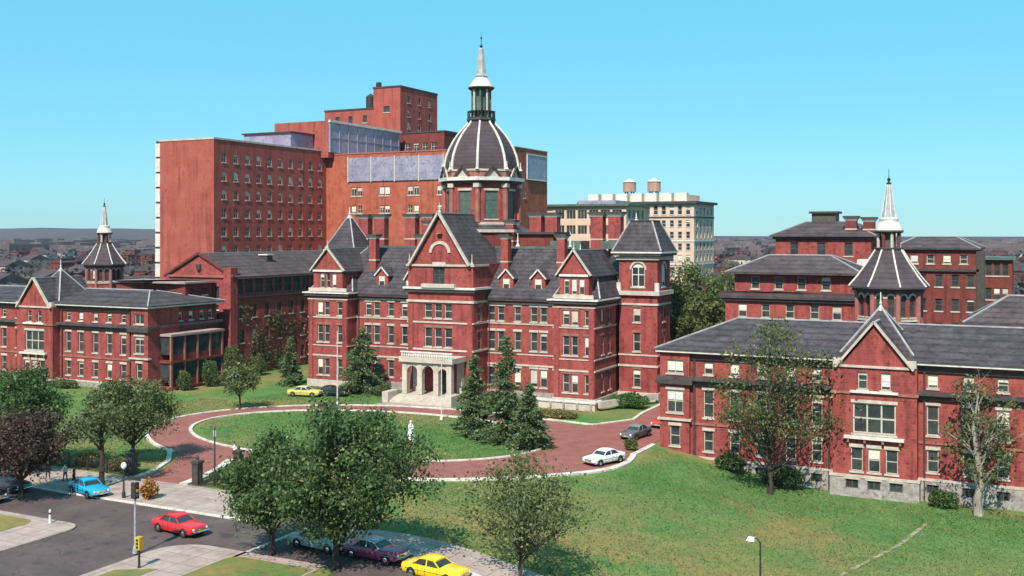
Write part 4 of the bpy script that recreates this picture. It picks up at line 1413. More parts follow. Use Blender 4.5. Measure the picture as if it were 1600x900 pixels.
g3 = [(u, z, 1.1, 1.9, dict(frame='frame_dark', grid=(1, 2), blind=.2, lintel=False)) for u in (1.6, 4.0, 6.4, 8.8, 11.0) for z in (8.2, 12.0, 15.8)] + [(u, 19.4, 1.1, 1.4, B) for u in (2.8, 5.2, 7.6, 10)]
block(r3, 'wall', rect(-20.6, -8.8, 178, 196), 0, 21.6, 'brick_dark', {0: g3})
band(r3, 'cornice', rect(-20.6, -8.8, 178, 196), 18.2, 18.6, .4, 'gutter_dark', closed=True)
trunc_hip(r3, 'roof', (-21.2, -8.2, 177.4, 196.6), 21.8, (-18, -12, 183, 190), 23.6, 'slate_warm', .2)
mb('box', -8.78, -7.6, 177.6, 179.4, 0, 21.4).build('stair_shaft', 'gutter_dark', r3)
r4 = thing('side_house', 'dull brick house with green flat roof behind the brick wards', 'house', (-6.6, 200, 0))
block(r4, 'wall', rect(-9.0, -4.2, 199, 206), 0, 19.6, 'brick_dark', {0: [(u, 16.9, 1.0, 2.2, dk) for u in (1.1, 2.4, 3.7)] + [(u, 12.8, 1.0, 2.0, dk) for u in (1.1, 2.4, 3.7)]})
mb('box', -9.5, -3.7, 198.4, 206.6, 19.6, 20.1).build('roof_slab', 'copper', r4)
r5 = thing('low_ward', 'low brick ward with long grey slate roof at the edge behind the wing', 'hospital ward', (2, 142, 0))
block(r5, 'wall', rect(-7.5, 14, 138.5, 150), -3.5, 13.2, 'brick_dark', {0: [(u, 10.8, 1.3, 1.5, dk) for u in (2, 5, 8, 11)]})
trunc_hip(r5, 'roof', (-8.3, 15, 137.7, 151), 13.4, (-3.5, 10, 144, 145), 16.4, 'slate_warm', .3)


# ---------------------------------------------------------------- vegetation
def leaf_object(name, pts, size, m, parent, rng, tone=None, aspect=1.5, droop=None):
    """many small leaf faces, one mesh"""
    pts = np.asarray(pts, dtype=np.float64)
    n = len(pts)
    a = rng.normal(size=(n, 3))
    if droop is not None:
        a = a * 0.35 + droop
    a /= np.linalg.norm(a, axis=1)[:, None] + 1e-9
    b = np.cross(a, rng.normal(size=(n, 3)))
    b /= np.linalg.norm(b, axis=1)[:, None] + 1e-9
    s = size * (0.55 + 0.85 * rng.uniform(0, 1, size=(n, 1)) ** 2)
    la, lb = a * s * aspect * 0.5, b * s * 0.5
    v = np.stack([pts - la, pts + lb * .9 - la * .1, pts + la, pts - lb * .9 - la * .1], axis=1).reshape(-1, 3)
    me = bpy.data.meshes.new(name)
    me.vertices.add(4 * n)
    me.vertices.foreach_set('co', v.astype(np.float32).ravel())
    me.loops.add(4 * n)
    me.loops.foreach_set('vertex_index', np.arange(4 * n, dtype=np.int32))
    me.polygons.add(n)
    me.polygons.foreach_set('loop_start', np.arange(0, 4 * n, 4, dtype=np.int32))
    me.update(calc_edges=True)
    if tone is None:
        tone = np.clip(rng.beta(1.6, 2.4, size=n), 0, 1)
    at = me.attributes.new('tone', 'FLOAT', 'POINT')
    at.data.foreach_set('value', np.repeat(tone, 4).astype(np.float32))
    me.materials.append(MATS[m])
    o = bpy.data.objects.new(name, me)
    o.parent = parent
    COL.objects.link(o)
    return o


def tree(name, label, loc, height, width, m='leaf_green', bark='bark', crown_base=0.28, clumps=70, per=170, leaf=0.30, seed=1,
         sparse=1.0, trunk_r=None, group=None, lean=(0, 0), squash=1.0, cat='tree'):
    rng = np.random.default_rng(seed)
    x, y = loc
    root = thing(name, label, cat, (x, y, terrain(x, y)), group=group)
    tr = trunk_r or height * 0.022
    zb = height * crown_base
    zc, rz_ = (height + zb) / 2, (height - zb) / 2
    # clump centres: spread through an uneven egg-shaped envelope
    lob = rng.uniform(0.6, 1.25, size=8)
    cs = []
    while len(cs) < clumps:
        u = rng.normal(size=3)
        u /= np.linalg.norm(u)
        r = rng.uniform(0.12, 1.0) ** 0.42
        ang = (math.atan2(u[1], u[0]) / (2 * math.pi) * 8) % 8
        lb_ = lob[int(ang)] * (1 - ang % 1) + lob[(int(ang) + 1) % 8] * (ang % 1)
        p = np.array([u[0] * r * width / 2 * lb_, u[1] * r * width / 2 * lb_ * squash, zc + u[2] * r * rz_ * (1 if u[2] > 0 else .85)])
        k = (p[2] - zb) / (height - zb)
        p[:2] *= 0.72 + 0.5 * math.sin(math.pi * min(max(k * .85 + .08, 0), 1))
        p[0] += lean[0] * k
        p[1] += lean[1] * k
        cs.append(p)
    cs = np.array(cs)
    # trunk and limbs
    t = MB()
    top = np.array([lean[0] * .8, lean[1] * .8, height * 0.86])
    tp = [(0, 0, -0.3), (rng.normal() * .05, rng.normal() * .05, zb * .6), (lean[0] * .2 + rng.normal() * .12, lean[1] * .2, zb * 1.15),
          (lean[0] * .5 + rng.normal() * .25, lean[1] * .5 + rng.normal() * .25, zc), tuple(top)]
    t.tube(tp, [tr * 1.5, tr * 1.05, tr * .85, tr * .5, tr * .12], 8)
    t.build('trunk', bark, root, local=True, smooth=True)
    lm = MB()
    pick = rng.permutation(clumps)[:int(clumps * .75)]
    for i in pick:
        c = cs[i]
        hz = max(zb * .75, c[2] - abs(rng.normal()) * 1.2 - np.linalg.norm(c[:2]) * .75)
        f = min(max(hz / (height * .86), 0), 1)
        s = np.array([lean[0] * f * .8, lean[1] * f * .8, hz])
        mid = (s + c) / 2 + np.array([rng.normal() * .2, rng.normal() * .2, .25])
        r0 = tr * (0.42 - .25 * f)
        lm.tube([s, mid, c], [r0, r0 * .6, r0 * .18], 5, cap=False)
        for q in range(2):
            e = c + rng.normal(size=3) * .75
            lm.tube([mid, (mid + e) / 2 + rng.normal(size=3) * .1, e], [r0 * .4, r0 * .25, r0 * .1], 4, cap=False)
    lm.build('limb', bark, root, local=True)
    # leaves
    cr = width / 2 * 0.13 + 0.24
    pts, tone = [], []
    for c in cs:
        k = int(per * sparse * rng.uniform(.5, 1.3))
        g = rng.normal(size=(k, 3)) * np.array([cr, cr, cr * .68]) * rng.uniform(.6, 1.15)
        pts.append(c + g)
        tone.append(np.clip(rng.beta(1.5, 2.6, size=k) + rng.normal() * .12, 0, 1))
    leaf_object('crown', np.concatenate(pts), leaf, m, root, rng, np.concatenate(tone))
    return root


def conifer(name, label, loc, height, width, seed, group=None, m='leaf_conifer', cat='conifer', n_whorl=20):
    rng = np.random.default_rng(seed)
    x, y = loc
    root = thing(name, label, cat, (x, y, terrain(x, y)), group=group)
    t = MB()
    t.tube([(0, 0, -.2), (0, 0, height * .5), (0, 0, height)], [height * .02, height * .012, .02], 7)
    t.build('trunk', 'bark', root, local=True)
    lm = MB()
    pts, dr_ = [], []
    for k in range(n_whorl):
        f = (k + .3) / n_whorl
        z = height * (0.05 + .93 * f)
        rr = width / 2 * (1 - f) ** 0.8 + .12
        nb = int(9 - 4 * f)
        for j in range(nb):
            a = rng.uniform(0, 2 * math.pi)
            L = rr * rng.uniform(.4, 1.25)
            e = np.array([math.cos(a) * L, math.sin(a) * L, z - L * rng.uniform(.12, .38) + .15])
            s = np.array([0, 0, z])
            lm.tube([s, e], [.05, .015], 4, cap=False)
            nn = int(20 + 34 * L)
            q = rng.uniform(.12, 1.0, size=(nn, 1)) ** .7
            p = s + (e - s) * q + rng.normal(size=(nn, 3)) * (.10 + .16 * (1 - q)) * np.array([1, 1, .7]) * (1 + .25 * L)
            pts.append(p)
            d = (e - s) / (np.linalg.norm(e - s) + 1e-6)
            dr_.append(np.repeat(d[None, :], nn, 0))
    lm.build('limb', 'bark', root, local=True)
    leaf_object('crown', np.concatenate(pts), .20, m, root, rng, None, 2.1, np.concatenate(dr_))
    return root


def shrub(name, label, loc, sx, sy, sz, m, seed, n=1500, leaf=.2, group=None, cat='shrub', z=None):
    rng = np.random.default_rng(seed)
    x, y = loc
    root = thing(name, label, cat, (x, y, terrain(x, y) if z is None else z), group=group)
    st = MB()
    for k in range(7):
        e = rng.normal(size=3) * np.array([sx * .2, sy * .2, 0])
        st.tube([(e[0] * .2, e[1] * .2, -.1), (e[0], e[1], sz * .8)], [.05, .015], 4)
    st.build('stem', 'bark', root, local=True)
    u = rng.normal(size=(n, 3))
    u /= np.linalg.norm(u, axis=1)[:, None]
    r = rng.uniform(.25, 1, size=(n, 1)) ** .4 * (1 + .22 * np.sin(u[:, :1] * 5 + seed) * np.cos(u[:, 1:2] * 4))
    p = u * r * np.array([sx / 2, sy / 2, sz / 2]) + np.array([0, 0, sz * .5])
    p[:, 2] = np.maximum(p[:, 2], .03)
    leaf_object('foliage', p, leaf, m, root, rng)
    return root


G1 = 'street trees in the foreground'
tree('broadleaf_tree', 'dark leafy tree with slim black trunk above the kerb, nearer the red car', (-51.4, 62.6), 8.8, 6.6, 'leaf_green', clumps=72, per=300, leaf=.20, seed=3, trunk_r=.2, crown_base=.22, group=G1)
tree('broadleaf_tree', 'largest spreading green tree hiding the light blue car', (-45.2, 62.2), 12.1, 9.8, 'leaf_green', clumps=104, per=310, leaf=.20, seed=5, trunk_r=.24, crown_base=.15, group=G1, lean=(.3, .6))
tree('broadleaf_tree', 'thin sparse young tree on the brownish lawn near the bottom edge', (-33.9, 69.2), 9.4, 7.0, 'leaf_olive', clumps=64, per=130, leaf=.18, seed=8, trunk_r=.12, crown_base=.2, group=G1)
tree('broadleaf_tree', 'tall sparse autumn tree before the brick wing, left of its gable', (-25.2, 110.6), 18.2, 12.0, 'leaf_mixed', clumps=84, per=105, leaf=.23, seed=12, trunk_r=.26, crown_base=.12)
tree('broadleaf_tree', 'bare-limbed pale-trunked tree before the brick wing, right of its gable', (-5.4, 113.2), 14.0, 7.6, 'leaf_mixed', 'bark_pale', clumps=46, per=75, leaf=.24, seed=17, trunk_r=.36, crown_base=.2)
tree('broadleaf_tree', 'leafy tree with straight dark trunk on the lawn behind the pavement', (-84.9, 81.2), 9.2, 7.2, 'leaf_olive', clumps=62, per=255, leaf=.21, seed=21, trunk_r=.17, crown_base=.26)
tree('broadleaf_tree', 'tree with bare lower trunk beside the turquoise car', (-79.0, 71.6), 8.6, 4.6, 'leaf_olive', clumps=26, per=80, leaf=.25, seed=23, trunk_r=.2, crown_base=.55)
tree('broadleaf_tree', 'broad green tree cut by the left frame edge', (-91.5, 72.8), 11.0, 9.0, 'leaf_green', clumps=80, per=289, leaf=.21, seed=26, trunk_r=.25, crown_base=.2)
tree('broadleaf_tree', 'dark rust-leaved tree over the parked cars at the left edge', (-82.4, 65.6), 7.6, 6.0, 'leaf_rust', clumps=60, per=255, leaf=.21, seed=28, trunk_r=.2, crown_base=.3)
tree('broadleaf_tree', 'small dark round-crowned tree on the drive edge inside the bend', (-98.0, 112.6), 6.0, 5.2, 'leaf_olive', clumps=34, per=110, leaf=.25, seed=31, trunk_r=.12, crown_base=.36)
tree('broadleaf_tree', 'tall green tree in the gap behind the main building', (-50.0, 160.5), 19.0, 11.0, 'leaf_olive', clumps=90, per=130, leaf=.36, seed=35, trunk_r=.3, crown_base=.15)
tree('broadleaf_tree', 'lighter green tree beside the stepped rear ward', (-44.6, 158.0), 17.0, 9.0, 'leaf_olive', clumps=70, per=130, leaf=.36, seed=36, trunk_r=.28, crown_base=.15)
tree('broadleaf_tree', 'pale olive tree on the skyline gap behind the rear ward', (-49.0, 180.0), 19.5, 11.0, 'leaf_olive', clumps=70, per=110, leaf=.38, seed=37, trunk_r=.3, crown_base=.2)
tree('broadleaf_tree', 'small olive tree by the low grey roof behind the wing', (-9.4, 141.5), 15.0, 6.0, 'leaf_olive', clumps=36, per=110, leaf=.3, seed=39, trunk_r=.2, crown_base=.3)

conifer('spruce_tree', 'tallest dark spruce on the oval lawn', (-55.0, 108.6), 12.6, 6.6, 41)
conifer('spruce_tree', 'shorter spruce on the left flank of the tallest spruce', (-60.0, 110.0), 9.8, 5.2, 43)
conifer('spruce_tree', 'low spreading spruce on the right flank of the tallest spruce', (-50.9, 106.0), 7.4, 5.0, 44)
conifer('spruce_tree', 'dark conical spruce left of the entrance porch', (-91.6, 132.6), 10.0, 8.6, 46)
conifer('spruce_tree', 'narrow conifer against the left corner of the main building', (-106.6, 134.4), 7.6, 3.6, 47, n_whorl=18)

shrub('hedge', 'bright green clipped hedge beside the terrace ramp', (-50.6, 137.6), 5.4, 3.4, 2.1, 'leaf_hedge', 51, 4200, .2, cat='hedge')
shrub('shrub', 'orange-leaved shrub at the pavement corner', (-71.9, 70.6), 1.5, 1.4, 1.9, 'leaf_orange', 52, 700, .2)
for i, (x, y, sx, sz, lab, m) in enumerate((
        (-117.6, 122.5, 2.6, 3.0, 'dark shrub at the near corner of the glazed sun porch', 'leaf_green'),
        (-117.0, 127.5, 3.0, 4.2, 'taller shrub in the middle of the glazed sun porch', 'leaf_green'),
        (-117.6, 133.2, 3.6, 6.0, 'tallest shrub at the far end of the glazed sun porch', 'leaf_olive'),
        (-119.0, 141.0, 3.0, 3.6, 'rounded shrub at the foot of the corner pier', 'leaf_olive'),
        (-119.2, 149.0, 3.0, 2.6, 'low shrub along the ward wall', 'leaf_green'),
        (-126.5, 116.6, 4.0, 1.6, 'low shrub below the end windows of the far wing', 'leaf_green'),
        (-136.5, 116.4, 5.0, 1.3, 'long low shrub below the far wing gable', 'leaf_olive'),
        (-69.2, 131.4, 3.0, 2.0, 'rounded shrub right of the porch steps', 'leaf_olive'),
        (-65.4, 130.8, 3.2, 1.6, 'low shrub between the porch and the terrace', 'leaf_autumn'),
        (-87.2, 131.6, 2.6, 1.7, 'small shrub left of the porch steps', 'leaf_olive'),
        (-40.9, 111.6, 1.6, 1.5, 'small shrub at the corner of the brick wing', 'leaf_olive'),
        (-30.6, 114.9, 3.4, 2.0, 'dark shrub against the wing basement left of the autumn tree', 'leaf_green'),
        (-25.0, 114.4, 4.6, 2.2, 'wide dark shrub behind the autumn tree trunk', 'leaf_green'),
        (-8.8, 114.6, 3.0, 1.8, 'dark shrub against the wing basement by the pale trunk', 'leaf_green'),
        (-56.6, 126.4, 6.0, .9, 'low dry flower bed before the stone terrace', 'leaf_autumn'),
        (-62.8, 99.8, 1.4, 1.1, 'little pale shrub beside the lawn statue', 'leaf_autumn'),
        (-88.0, 78.2, 3.4, 1.4, 'brown shrub behind the fence at its left end', 'leaf_autumn'),
        (-83.0, 77.9, 3.6, 1.2, 'dry shrub behind the fence beside the drive', 'leaf_autumn'),
        (-70.0, 78.6, 3.6, 1.5, 'dark shrub behind the fence right of the gate', 'leaf_green'),
        (-65.4, 79.0, 3.6, 1.3, 'low green shrub behind the right-hand fence end', 'leaf_olive'))):
    shrub('shrub', lab, (x, y), sx, sx * .6, sz, m, 60 + i, int(420 * sx * max(sz, 1.2) ** .8), .2)


def ivy(label, x, y0, y1, z0, z1, seed, n, name='ivy'):
    rng = np.random.default_rng(seed)
    root = thing(name, label, 'ivy', (x, (y0 + y1) / 2, z0))
    st = MB()
    for k in range(12):
        y = rng.uniform(y0, y1)
        st.tube([(x + .04, y, z0), (x + .05, y + rng.normal() * .4, (z0 + z1) / 2), (x + .04, y + rng.normal() * .8, z1 - rng.uniform(0, 3))], [.05, .04, .02], 4)
    st.build('stem', 'bark', root)
    cs = np.stack([np.full(34, 0.12), rng.uniform(y0, y1, 34), z0 + (z1 - z0) * rng.uniform(0, 1, 34) ** 1.4], 1)
    i = rng.integers(0, 34, n)
    p = cs[i] + rng.normal(size=(n, 3)) * np.array([.05, 1.1, 1.0])
    p[:, 0] = np.abs(p[:, 0] - .02) + .04
    p[:, 1] = np.clip(p[:, 1], y0, y1) - (y0 + y1) / 2
    p[:, 2] = np.clip(p[:, 2], z0, z1) - z0
    leaf_object('foliage', p, .24, 'leaf_olive', root, rng)


ivy('patchy olive ivy climbing the ward wall beside the main building', -120.98, 139.5, 172, 0.2, 12.8, 91, 5200)
ivy('dark ivy on the end wall above the sun porch', -121.48, 132.9, 134.0, 0.5, 9.0, 92, 700)


# rough grass blades over the lawns
def grass():
    rng = np.random.default_rng(5)
    n = 150000
    x = rng.uniform(-110, 4, n)
    y = rng.uniform(70.5, 136, n)
    d = ((x + 70) / 31.6) ** 2 + ((y - 105.2) / 21.4) ** 2
    di = ((x + 73.0) / 22.5) ** 2 + ((y - 106.0) / 13.9) ** 2
    ok = ((d > 1) | (di < 1)) & ~((y < 77) & (x < -53)) & ~((y < 72) & (x >= -53)) & ~((x > -54) & (x < -39) & (y > 108))
    ok &= ~((x > -88) & (x < -72) & (y < 92)) & ~((x > -40) & (y > 115)) & ~((x > -86) & (x < -71) & (y > 120)) & ~((x < -120) | ((x < -103) & (y > 118)))
    ok &= ~((x > -59) & (x < -53) & (y < 82))
    x, y = x[ok], y[ok]
    z = np.array([terrain(a, b) for a, b in zip(x, y)]) + .05
    p = np.stack([x, y, z], 1)
    # paler tufts gather in drifts
    tone = np.clip(.35 + .25 * np.sin(x * .31 + 1.3 * np.sin(y * .17)) * np.cos(y * .23 + .5 * np.sin(x * .4)) + rng.normal(size=len(x)) * .2 + .25 * np.clip((84 - y) / 14, 0, 1), 0, 1)
    o = leaf_object('grass', p, .105, 'leaf_grass', None, rng, tone, 1.6)
    tag(o, 'short uneven grass with dry straw-coloured patches on the lawns', 'grass', kind='stuff')


grass()


def fallen():
    rng = np.random.default_rng(15)
    p = []
    for (x, y, r, n) in ((-25, 108, 7, 900), (-5.5, 110, 6, 700), (-34, 71.5, 6, 900), (-85, 82, 6, 500), (-60, 97, 14, 500)):
        a, q = rng.uniform(0, 2 * math.pi, n), r * np.sqrt(rng.uniform(0, 1, n))
        X, Y = x + q * np.cos(a), y + q * np.sin(a)
        k = (Y < 115.4) & (Y > 71.6)
        p.append(np.stack([X[k], Y[k], [terrain(u, v) + .09 for u, v in zip(X[k], Y[k])]], 1))
    o = leaf_object('fallen_leaves', np.concatenate(p), .12, 'leaf_autumn', None, rng)
    tag(o, 'scattered brown and yellow fallen leaves on the lawns', 'leaves', kind='stuff')


fallen()


# ---------------------------------------------------------------- vehicles (rounded saloons of around 1960)
def loft(stations, m=None):
    b = m or MB()
    n = len(stations[0])
    i0 = len(b.v)
    for s in stations:
        b.v += s
    for k in range(len(stations) - 1):
        for j in range(n - 1):
            b.f.append((i0 + k * n + j, i0 + k * n + j + 1, i0 + (k + 1) * n + j + 1, i0 + (k + 1) * n + j))
    b.f.append(tuple(i0 + j for j in reversed(range(n))))
    b.f.append(tuple(i0 + (len(stations) - 1) * n + j for j in range(n)))
    return b


def car(name, label, colour, loc, heading, roof_colour=None, L=5.1, W=1.88, group=None, cat='car', wagon=False):
    x, y = loc
    root = thing(name, label, cat, (x, y, terrain(x, y) + .04), R(heading), group)
    pm = 'paint_%02d%02d%02d' % tuple(int(c * 99) for c in colour)
    if pm not in MATS:
        paint(pm, colour)
    rm = pm
    if roof_colour:
        rm = 'paint_%02d%02d%02d' % tuple(int(c * 99) for c in roof_colour)
        if rm not in MATS:
            paint(rm, roof_colour)
    h = L / 2
    S = []
    prof = [(-h, .45, .78, .74), (-h + .12, .33, .90, .90), (-h + .6, .27, .96, .98), (-h * .45, .25, .97, 1.0), (0, .25, .96, 1.0), (h * .35, .25, .96, 1.0),
            (h * .62, .26, .93, .98), (h - .35, .28, .90, .96), (h - .08, .34, .84, .90), (h, .46, .74, .78)]
    for (px, zb, zt, k) in prof:
        w = W / 2 * k
        dz_ = zt - zb
        half = [(w * .90, zb), (w * .98, zb + dz_ * .22), (w, zb + dz_ * .55), (w * .985, zb + dz_ * .78), (w * .93, zt - .015), (w * .80, zt + .03), (w * .4, zt + .055), (0, zt + .06)]
        S.append([(px, a, c) for a, c in half] + [(px, -a, c) for a, c in reversed(half[:-1])])
    body = loft(S).build('body', pm, root, smooth=True, local=True)
    for s in (-1, 1):
        mb('box', -h + .5, h - .4, s * W / 2 - .012 if s > 0 else s * W / 2 - .012, s * W / 2 + .012, .62, .66).build('side_trim', 'chrome', root, local=True)
    # glasshouse
    rear = -h + (.35 if wagon else 1.05)
    zb, zr = .98, 1.43
    bot = [(rear, .72), (h * .42, .74)]
    g = MB()
    q = W / 2
    B4 = [(rear, -q * .84, zb), (h * .36, -q * .86, zb), (h * .36, q * .86, zb), (rear, q * .84, zb)]
    T4 = [(rear + (.2 if wagon else .55), -q * .66, zr - .05), (h * .36 - .62, -q * .68, zr - .05), (h * .36 - .62, q * .68, zr - .05), (rear + (.2 if wagon else .55), q * .66, zr - .05)]
    g.hexa(B4, T4)
    g.build('window', 'car_glass', root, local=True)
    rf = []
    r0, r1 = rear + (.1 if wagon else .42), h * .36 - .5
    for (px, z, k) in ((r0, zr - .07, .66), (r0 + .15, zr, .72), ((r0 + r1) / 2, zr + .05, .74), (r1 - .15, zr, .72), (r1, zr - .07, .68)):
        w = q * k
        half = [(w, z - .07), (w, z - .01), (w * .8, z + .03), (w * .4, z + .05), (0, z + .055)]
        rf.append([(px, a, c) for a, c in half] + [(px, -a, c) for a, c in reversed(half[:-1])])
    loft(rf).build('roof', rm, root, smooth=True, local=True)
    for s in (-1, 1):
        for (xa, xb, w_) in ((rear, rear + (.2 if wagon else .55), .16), (h * .36, h * .36 - .62, .07), (.0 - .25, -.28, .07)):
            mb('bar', (xa, s * q * .85, zb - .02), (xb, s * q * .68, zr - .05), w_, .05).build('pillar', rm, root, local=True)
        for sx in (h * .30, -.26, -h * .36):
            mb('box', sx - .007, sx + .007, s * q - .012, s * q + .004, .34, .92).build('door_seam', 'rubber', root, local=True)
        mb('box', -.55, -.40, s * q - .01, s * q + .025, .78, .82).build('door_handle', 'chrome', root, local=True)
        for (hx, nm, mm) in ((h - .03, 'headlight', 'lamp_glass'), (-h + .02, 'tail_light', 'tail_red')):
            b = MB()
            b.tube([(hx - .05, s * q * .68, .70), (hx + .05, s * q * .68, .70)], [.11, .10], 10)
            b.build(nm, mm, root, local=True)
        for wx in (-h * .60, h * .62):
            b = MB()
            b.tube([(wx, s * (q - .24), .33), (wx, s * (q - .02), .33), (wx, s * (q + .012), .33)], [.335, .335, .30], 14)
            wh = b.build('wheel', 'rubber', root, local=True)
            hb = MB()
            hb.tube([(wx, s * (q + .010), .33), (wx, s * (q + .03), .33)], [.20, .12], 12)
            hb.build('hubcap', 'chrome', wh, local=True)
    for hx in (-h - .06, h + .04):
        b = MB()
        b.tube([(hx * .97, -q * .92, .47), (hx, -q * .6, .47), (hx * 1.01, 0, .47), (hx, q * .6, .47), (hx * .97, q * .92, .47)], [.075] * 5, 8)
        b.build('bumper', 'chrome', root, local=True, smooth=True)
    for hx in (-h - .15, h + .13):
        mb('box', hx - .012, hx + .012, -.16, .16, .50, .62).build('number_plate', 'signal_yellow', root, local=True)
    for sx in (-h * .60, h * .62):
        for s in (-1, 1):
            b = MB()
            b.tube([(sx, s * (q - .03), .36), (sx, s * (q + .008), .36)], [.40, .40], 16)
            b.build('wheel_arch', 'rubber', root, local=True)
    mb('box', h - .005, h + .02, -q * .5, q * .5, .56, .76).build('grille', 'chrome', root, local=True)
    return root


CG = 'cars around the hospital front'
car('car', 'bright red two-door car crossing the junction', (0.62, 0.018, 0.022), (-61.9, 64.0), -8, group=CG)
car('car', 'turquoise blue saloon at the pavement corner', (0.015, 0.33, 0.56), (-78.4, 69.6), -16, group=CG, L=4.9)
car('car', 'white saloon parked on the curved drive beside the white kerb', (0.80, 0.79, 0.75), (-41.2, 104.2), 250, group=CG)
car('car', 'grey saloon facing forward beside the brick wing', (0.10, 0.11, 0.115), (-42.8, 118.4), 262, roof_colour=(.2, .2, .2), group=CG)
car('car', 'red car half hidden behind the corner of the brick wing', (0.55, 0.04, 0.03), (-42.3, 127.2), 268, group=CG)
car('car', 'pale blue car with whitish roof under the largest tree', (0.30, 0.42, 0.46), (-49.2, 65.6), -6, roof_colour=(.66, .66, .62), group=CG)
car('car', 'purple car with shiny roof parked behind the pale blue car', (0.24, 0.035, 0.115), (-44.0, 65.4), -4, roof_colour=(.28, .42, .46), group=CG)
car('car', 'yellow car cut off by the bottom frame edge', (0.85, 0.56, 0.012), (-38.6, 65.0), -6, group=CG)
car('car', 'yellow and cream saloon on the drive left of the flagpole', (0.62, 0.50, 0.12), (-97.4, 126.2), 12, roof_colour=(.7, .66, .5), group=CG)
car('car', 'black car parked beneath the entrance spruce', (0.012, 0.012, 0.014), (-94.2, 128.4), 6, group=CG)
car('car', 'dark plum car parked behind the turquoise saloon', (0.045, 0.030, 0.045), (-86.6, 67.4), -4, group=CG)
car('car', 'black car at the left frame edge beside the median', (0.02, 0.018, 0.02), (-85.2, 63.6), -2, group=CG)


# ---------------------------------------------------------------- street furniture
def lamp_post(label, loc, h, m='pole_grey', arm=None, globe=False, z=None):
    x, y = loc
    root = thing('street_lamp', label, 'street lamp', (x, y, terrain(x, y) + (.15 if z is None else z)))
    b = MB()
    b.lathe(0, 0, [(.17, 0), (.15, .5), (.09, .7), (.06, h)], 10)
    b.build('pole', m, root, local=True)
    if globe:
        mb('lathe', 0, 0, [(.1, h), (.24, h + .18), (.26, h + .36), (.16, h + .55), (.04, h + .62)], 12).build('lamp_globe', 'lamp_glass', root, local=True, smooth=True)
    if arm:
        mb('tube', [(0, 0, h - .1), (arm * .4, 0, h + .25), (arm, 0, h + .2)], [.05, .045, .04], 6).build('arm', m, root, local=True)
        hd = MB()
        hd.hexa([(arm - .5, -.2, h + .02), (arm + .12, -.2, h + .02), (arm + .12, .2, h + .02), (arm - .5, .2, h + .02)], [(arm - .35, -.1, h + .3), (arm + .1, -.1, h + .3), (arm + .1, .1, h + .3), (arm - .35, .1, h + .3)])
        hd.build('lamp_head', 'lamp_glass', root, local=True)
    return root


lamp_post('white-globed dark lamp post beside the turquoise car', (-74.2, 69.8), 2.6, 'iron', globe=True)
lamp_post('black street lamp with pale head low on the lawn at the bottom edge', (-18.6, 78.5), 4.7, 'iron', arm=-.55, z=0.0)
ts = thing('traffic_signal', 'tall grey signal pole standing in the junction', 'traffic signal', (-60.5, 58.0, .15))
mb('lathe', 0, 0, [(.2, 0), (.16, .4), (.085, .6), (.07, 5.4)], 10).build('pole', 'pole_grey', ts, local=True)
mb('box', -.22, .22, -.2, .2, 4.1, 5.3).build('signal_head', 'iron', ts, local=True)
for k, (z, mm) in enumerate(((4.35, 'louvre'), (4.7, 'signal_yellow'), (5.05, 'tail_red'))):
    mb('tube', [(.222, 0, z), (.26, 0, z)], [.12, .12], 10).build('lens', mm, ts, local=True)
mb('box', -.55, .55, -.03, .03, 5.45, 5.75).build('street_sign', 'iron', ts, local=True)
tp_ = thing('signal_post', 'short yellow and black signal post on the median corner', 'signal post', (-57.6, 55.6, .17))
mb('lathe', 0, 0, [(.12, 0), (.09, .2), (.08, 1.3)], 10).build('pole', 'iron', tp_, local=True)
mb('box', -.2, .2, -.18, .18, 1.3, 2.2).build('signal_head', 'signal_yellow', tp_, local=True)
for z in (1.5, 1.75, 2.0):
    mb('tube', [(0, -.182, z), (0, -.24, z)], [.09, .09], 10).build('lens', 'iron', tp_, local=True)


for lab, x, y in (('white bollard at the tip of the left median', -73.2, 61.0), ('white bollard by the kerb of the side road', -58.4, 70.0)):
    t = thing('bollard', lab, 'bollard', (x, y, .15))
    mb('lathe', 0, 0, [(.14, 0), (.11, .1), (.1, 1.0), (.06, 1.1)], 10).build('post', 'white_paint', t, local=True)
    mb('lathe', 0, 0, [(.108, .7), (.108, .85)], 10).build('stripe', 'iron', t, local=True)


def flagpole(label, x, y, h):
    root = thing('flagpole', label, 'flagpole', (x, y, terrain(x, y)))
    mb('lathe', 0, 0, [(.26, 0), (.2, .35), (.085, .45), (.05, h)], 8).build('pole', 'white_paint', root, local=True)
    mb('lathe', 0, 0, [(.04, h), (.11, h + .1), (.03, h + .22)], 8).build('ball', 'signal_yellow', root, local=True)


flagpole('thin white flagpole left of the entrance spruce', -88.5, 122.0, 10.2)
flagpole('thin white flagpole before the entrance porch', -69.3, 118.2, 7.6)
up = thing('utility_pole', 'thin dark pole in the drive mouth by the gate', 'pole', (-70.4, 77.4, 0))
mb('lathe', 0, 0, [(.09, 0), (.06, 5.6)], 8).build('pole', 'iron', up, local=True)
mb('box', -.2, .2, -.03, .03, 4.7, 5.3).build('sign_plate', 'pole_grey', up, local=True)

# white statue on the oval lawn
stt = thing('statue', 'small white marble figure on the oval lawn', 'statue', (-64.6, 103.2, 0))
mb('lathe', 0, 0, [(.5, 0), (.5, .2), (.36, .25), (.34, .8), (.45, .9)], 8).build('pedestal', 'marble', stt, local=True)
mb('lathe', 0, 0, [(.34, .9), (.36, 1.2), (.24, 1.55), (.3, 1.9), (.26, 2.15), (.1, 2.25), (.09, 2.32), (.15, 2.42), (.16, 2.55), (.07, 2.66)], 10).build('figure', 'marble', stt, local=True, smooth=True)
mb('tube', [(.26, 0, 2.1), (.42, -.1, 1.8), (.2, -.3, 1.65)], [.09, .07, .06], 6).build('arm', 'marble', stt, local=True)

